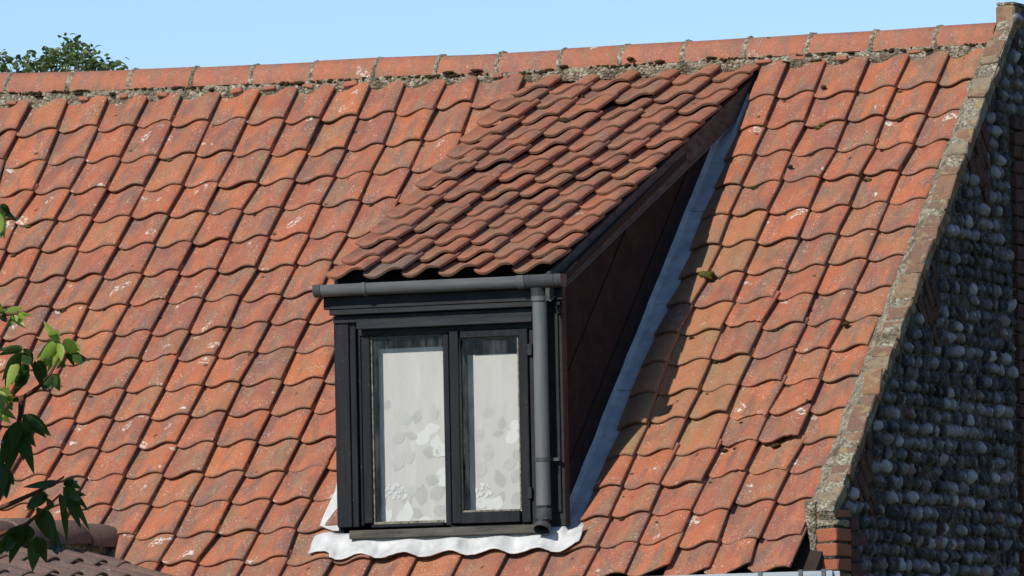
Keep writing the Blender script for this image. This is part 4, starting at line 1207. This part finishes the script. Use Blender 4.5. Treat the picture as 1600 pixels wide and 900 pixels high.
mb.box(V3((XO - 1.8, YO - 4.3, 0)) - OI, V3((XO + 1.8, YO - 4.1, zt3)) - OI); mb.box(V3((XO - 1.8, YO - 4.099, 0)) - OI, V3((XO - 1.6, YO - 0.3, zt3)) - OI); mb.box(V3((XO + 1.6, YO - 4.099, 0)) - OI, V3((XO + 1.8, YO - 0.3, zt3)) - OI)
mb.prism([V3((XO - 1.8, YO - 4.3, zt3)) - OI, V3((XO + 1.8, YO - 4.3, zt3)) - OI, V3((XO, YO - 4.3, Q.z - 0.2)) - OI], (0, 0.2, 0))
mb.build('wall', M_PLASTER, out_)

# ================================================================== trees
def leaf_geo(ln, wd, fold=0.25, droop=0.3, nseg=7):
    """leaf from base (0,0,0) along +x, z up"""
    vts, F = [], []
    for k in range(nseg + 1):
        t = k / nseg
        hw = wd * 0.56 * math.sin(math.pi * t ** 0.78) ** 0.9 * (1 - 0.22 * t) + (0.0006 if k == 0 else 0)
        if k == nseg: hw = 0.0005
        x = ln * t; z = -droop * ln * t * t
        vts += [V3((x, -hw, z + fold * hw)), V3((x, 0, z)), V3((x, hw, z + fold * hw))]
    for k in range(nseg):
        a = k * 3
        F += [(a, a + 3, a + 4, a + 1), (a + 1, a + 4, a + 5, a + 2)]
    return vts, F
def frame_from(d, roll):
    d = d.normalized(); up = V3((0, 0, 1)); s = d.cross(up)
    if s.length < 1e-3: s = V3((1, 0, 0))
    s.normalize(); n_ = s.cross(d)
    s2 = s * math.cos(roll) + n_ * math.sin(roll); n2 = s2.cross(d)
    return Matrix((d, -s2, n2)).transposed()
def add_leaf(mb, pos, d, ln, wd, roll, droop=0.3):
    vts, F = leaf_geo(ln, wd, 0.3, droop)
    Rm = frame_from(d, roll); mb.add([pos + Rm @ q for q in vts], F)

# cherry tree between the camera and the house; its right-hand twigs hang into the view
rl = random.Random(9)
DT = 29.0
ppm = FPX / DT
def tp(x, y, dd=0.0): return at_depth(x, y, DT + dd)
base = tp(-900, 0); base.z = 0
cherry = empty('cherry_tree', base)
tag(cherry, 'leafy cherry tree reaching thin twigs of drooping leaves across the roof', 'tree')
tr = MB()
fork = V3((base.x + 0.15, base.y, 2.1))
tr.tube([V3((0, 0, 0)), V3((0.05, 0, 1.0)), fork - base], [0.13, 0.11, 0.10], 12)
limb_ends = [tp(-180, 250), tp(-160, 560, 0.2), tp(-150, 830, -0.2), tp(-700, -350), tp(-1200, -200, 0.6), tp(-600, 150, 1.0)]
for e in limb_ends:
    mid = fork.lerp(e, 0.5) + V3((rl.uniform(-.1, .1), rl.uniform(-.2, .2), 0.25))
    tr.tube([fork - base, mid - base, e - base], [0.075, 0.04, 0.018], 8)
trunk = tr.build('trunk', M_BARK, cherry, 179)
tw = MB(); lvs = MB(); lvy = MB()
TWIGS = [  # polylines in photo pixels
    [(-180, 250), (-90, 300), (-30, 322), (2, 330)],
    [(-160, 560), (-60, 520), (-20, 500), (8, 492), (28, 490)],
    [(-160, 560), (-80, 590), (-10, 625), (35, 622), (60, 605), (78, 585), (92, 560), (103, 540)],
    [(35, 622), (32, 650), (20, 680), (-5, 720)],
    [(-150, 830), (-60, 815), (10, 790), (55, 770), (85, 755), (100, 745)],
    [(-150, 830), (-60, 850), (0, 835), (40, 820), (70, 795), (95, 772)],
]
for pl in TWIGS:
    pts = [tp(x, y, 0.15 * math.sin(i)) for i, (x, y) in enumerate(pl)]
    tw = MB(); tw.tube([q - base for q in pts], [0.012 - 0.009 * i / (len(pts) - 1) for i in range(len(pts))], 6)
    tw.build('twig', M_TWIG, cherry, 179)
# leaves: base px, tip px, width px, young with sunlit colour?
LV = [(2, 318, 4, 370, 14, 1), (0, 322, 22, 342, 10, 0), (-6, 330, -2, 372, 16, 1),
      (18, 492, 40, 512, 9, 1), (20, 490, 14, 516, 8, 1), (10, 488, 34, 480, 9, 1), (4, 490, -10, 470, 12, 1), (24, 490, 42, 500, 7, 1), (8, 492, 4, 506, 10, 0),
      (92, 530, 75, 514, 14, 1), (94, 534, 62, 562, 15, 1), (90, 538, 66, 574, 15, 1), (96, 536, 84, 578, 13, 1), (100, 530, 124, 560, 15, 1), (104, 526, 126, 556, 12, 1), (112, 545, 128, 574, 13, 0), (104, 552, 116, 570, 9, 0), (98, 560, 96, 572, 9, 0), (90, 536, 98, 564, 12, 1),
      (60, 562, 72, 600, 14, 0), (54, 564, 68, 606, 12, 0), (78, 585, 92, 606, 16, 0), (76, 585, 80, 608, 12, 0),
      (36, 545, 0, 552, 10, 0), (38, 548, 44, 576, 14, 0), (34, 550, 4, 590, 14, 0), (30, 556, 8, 604, 16, 0), (28, 560, 10, 608, 12, 1), (40, 584, 24, 610, 14, 0), (42, 582, 20, 600, 10, 0), (36, 570, 30, 590, 10, 0),
      (2, 606, 12, 628, 18, 1), (-4, 610, 6, 642, 16, 1), (8, 622, 30, 626, 8, 1), (2, 640, 22, 652, 9, 1), (4, 646, 14, 660, 9, 1), (-2, 636, 4, 660, 12, 1), (12, 632, 18, 640, 12, 0),
      (42, 650, 78, 700, 0, 0), (36, 648, 68, 680, 14, 0), (44, 646, 80, 678, 11, 0), (26, 664, 12, 732, 26, 0), (28, 662, 44, 716, 22, 0), (32, 664, 52, 742, 14, 0), (24, 662, 6, 700, 22, 0), (30, 660, 40, 700, 22, 0),
      (-6, 722, 16, 780, 26, 0), (-4, 722, -2, 784, 24, 0), (2, 726, 20, 760, 20, 0),
      (92, 752, 46, 762, 11, 0), (70, 775, 38, 794, 14, 0), (72, 778, 60, 772, 12, 0), (78, 780, 76, 796, 12, 0), (100, 752, 122, 760, 12, 0), (102, 760, 126, 790, 15, 0), (104, 764, 140, 796, 10, 0), (98, 768, 130, 826, 12, 0), (96, 776, 106, 842, 9, 0), (94, 772, 100, 800, 12, 0), (106, 756, 118, 748, 8, 0), (108, 770, 128, 782, 10, 0),
      (62, 796, 84, 846, 20, 0), (66, 794, 92, 852, 16, 0), (60, 800, 74, 838, 18, 0), (40, 822, 4, 866, 24, 0), (38, 822, 22, 838, 22, 0), (34, 826, 16, 872, 16, 0), (58, 838, 50, 890, 18, 0), (60, 840, 70, 874, 16, 0), (86, 846, 98, 868, 12, 0), (44, 820, 36, 850, 20, 0)]
LV += [(bx + rl.uniform(-6, 6), by + rl.uniform(-5, 5), tx + rl.uniform(-12, 12), ty + rl.uniform(-10, 6), wd * 0.8, yg) for bx, by, tx, ty, wd, yg in LV if rl.random() < 0.55]
for bx, by, tx, ty, wd, yg in LV:
    if wd == 0: continue
    a = tp(bx, by, rl.uniform(-.08, .08)); b = tp(tx, ty, rl.uniform(-.12, .12))
    d = b - a; ln = d.length
    wd *= 1.12
    # leaf lies roughly across the view, tipped at random
    side = d.cross(cd).normalized(); d.normalize(); nn = side.cross(d)
    ang = rl.uniform(-0.7, 0.7); s2 = side * math.cos(ang) + nn * math.sin(ang); n2 = s2.cross(d)
    Rm = Matrix((d, s2, n2)).transposed()
    vts, F = leaf_geo(ln * 1.03, wd / ppm * 1.15, 0.35, 0.10)
    (lvy if yg else lvs).add([a + Rm @ q - base for q in vts], F)
# a dense leafy bough to the left, towards the sun, that keeps the lower sprays in shade
for _ in range(900):
    k_ = rl.uniform(0.75, 1.5)
    sx_, sy_ = rl.uniform(-5, 150), rl.uniform(655, 900)
    q = tp(sx_, sy_) - SUN_L * k_
    qq = q - CAM; px = 800 + FPX * qq.dot(cr) / qq.dot(cd)
    if px > -35: continue
    add_leaf(lvs, q - base, V3((rl.uniform(-1, 1), rl.uniform(-1, 1), rl.uniform(-1, 0.1))), rl.uniform(.08, .12), rl.uniform(.04, .06), rl.uniform(-.5, .5))
bo = tp(70, 780) - SUN_L * 1.1
tr2 = MB(); tr2.tube([fork - base, fork.lerp(bo, .5) + V3((0, 0, .2)) - base, bo - base], [.05, .03, .012], 8); tr2.build('bough', M_BARK, cherry, 179)
# the rest of the crown, out of the frame to the left
for e in limb_ends + [tp(-500, -100, .4), tp(-900, -450, .2), tp(-1000, 200, .5), tp(-420, 500, .1)]:
    for _ in range(170):
        q = e + V3((rl.gauss(0, .34), rl.gauss(0, .34), rl.gauss(0.05, .28)))
        qq = q - CAM; px = 800 + FPX * qq.dot(cr) / qq.dot(cd)
        if px > -70: continue
        add_leaf(lvs, q - base, V3((rl.uniform(-1, 1), rl.uniform(-1, 1), rl.uniform(-1, 0.1))), rl.uniform(.07, .11), rl.uniform(.03, .045), rl.uniform(-.8, .8))
cr1 = lvs.build('crown', M_LEAF, cherry, 179); cr2 = lvy.build('sunlit_young_leaves', M_LEAFY, cherry, 179)
cr2['label'] = 'bright yellow green young leaves at the twig tips, sunlight put into their colour'

# tree behind the ridge
DB = 58.0
def bp(x, y, dd=0.0): return at_depth(x, y, DB + dd)
tb = bp(70, 0, 0.5); tb.z = 0
ft = empty('broadleaf_tree', tb)
tag(ft, 'green broadleaf tree whose top shows above the ridge tiles', 'tree')
top_z = bp(110, 66).z
tr = MB(); tr.tube([V3((0, 0, 0)), V3((0.05, 0, 2.0)), V3((0, 0.05, top_z - 1.0))], [0.17, 0.13, 0.04], 12)
SPR = [(112, 72), (122, 68), (95, 78), (84, 84), (75, 92), (62, 96), (48, 99), (36, 102), (25, 104), (105, 88), (118, 90), (130, 86), (128, 78), (100, 100), (85, 102), (120, 104), (138, 104), (150, 102), (160, 98), (168, 101), (174, 103), (146, 108), (70, 106), (112, 100), (92, 92), (1, 90), (3, 106), (12, 110), (-12, 92), (-25, 100), (103, 80), (134, 94), (155, 108), (58, 104)]
lb = MB()
for (x, y) in SPR:
    e = bp(x, y, rl.uniform(-.6, .6))
    r_ = V3((rl.uniform(-.3, .3), rl.uniform(-.3, .3), top_z - 1.2 - rl.random() * .5))
    s = V3((tb.x, tb.y, 0)) + r_
    tr.tube([s - tb, (s.lerp(e, .55) + V3((0, 0, 0.10))) - tb, e - tb], [0.018, 0.009, 0.003], 5)
    for k_ in range(16):
        q = s.lerp(e, rl.uniform(.35, .95)) + V3((rl.gauss(0, .06), rl.gauss(0, .10), rl.gauss(0.0, .05)))
        if q.z > e.z: continue
        add_leaf(lb, q - tb, V3((rl.uniform(-1, 1), rl.uniform(-1, 1), rl.uniform(-.3, .8))), rl.uniform(.04, .065), rl.uniform(.025, .038), rl.uniform(-1.2, 1.2), 0.15)
    for _ in range(20):
        q = e + V3((rl.gauss(0, .042), rl.gauss(0, .10), rl.gauss(-0.010, .026)))
        add_leaf(lb, q - tb, V3((rl.uniform(-1, 1), rl.uniform(-1, 1), rl.uniform(-.3, .8))), rl.uniform(.035, .06), rl.uniform(.022, .035), rl.uniform(-1.2, 1.2), 0.15)
for _ in range(5200):
    a = rl.uniform(0, 6.28); rr4 = 1.35 * math.sqrt(rl.random()); zz = rl.uniform(-2.2, -0.40)
    q = V3((tb.x + rr4 * math.cos(a), tb.y + rr4 * math.sin(a), top_z + zz - 0.25 * (rr4 / 1.35) ** 2))
    if noise.noise(q * 2.6) < -0.12: continue
    add_leaf(lb, q - tb, V3((rl.uniform(-1, 1), rl.uniform(-1, 1), rl.uniform(-.6, .5))), rl.uniform(.05, .08), rl.uniform(.03, .045), rl.uniform(-1, 1), 0.2)
tr.build('trunk', M_BARK, ft, 179); lb.build('crown', M_LEAFB, ft, 179)
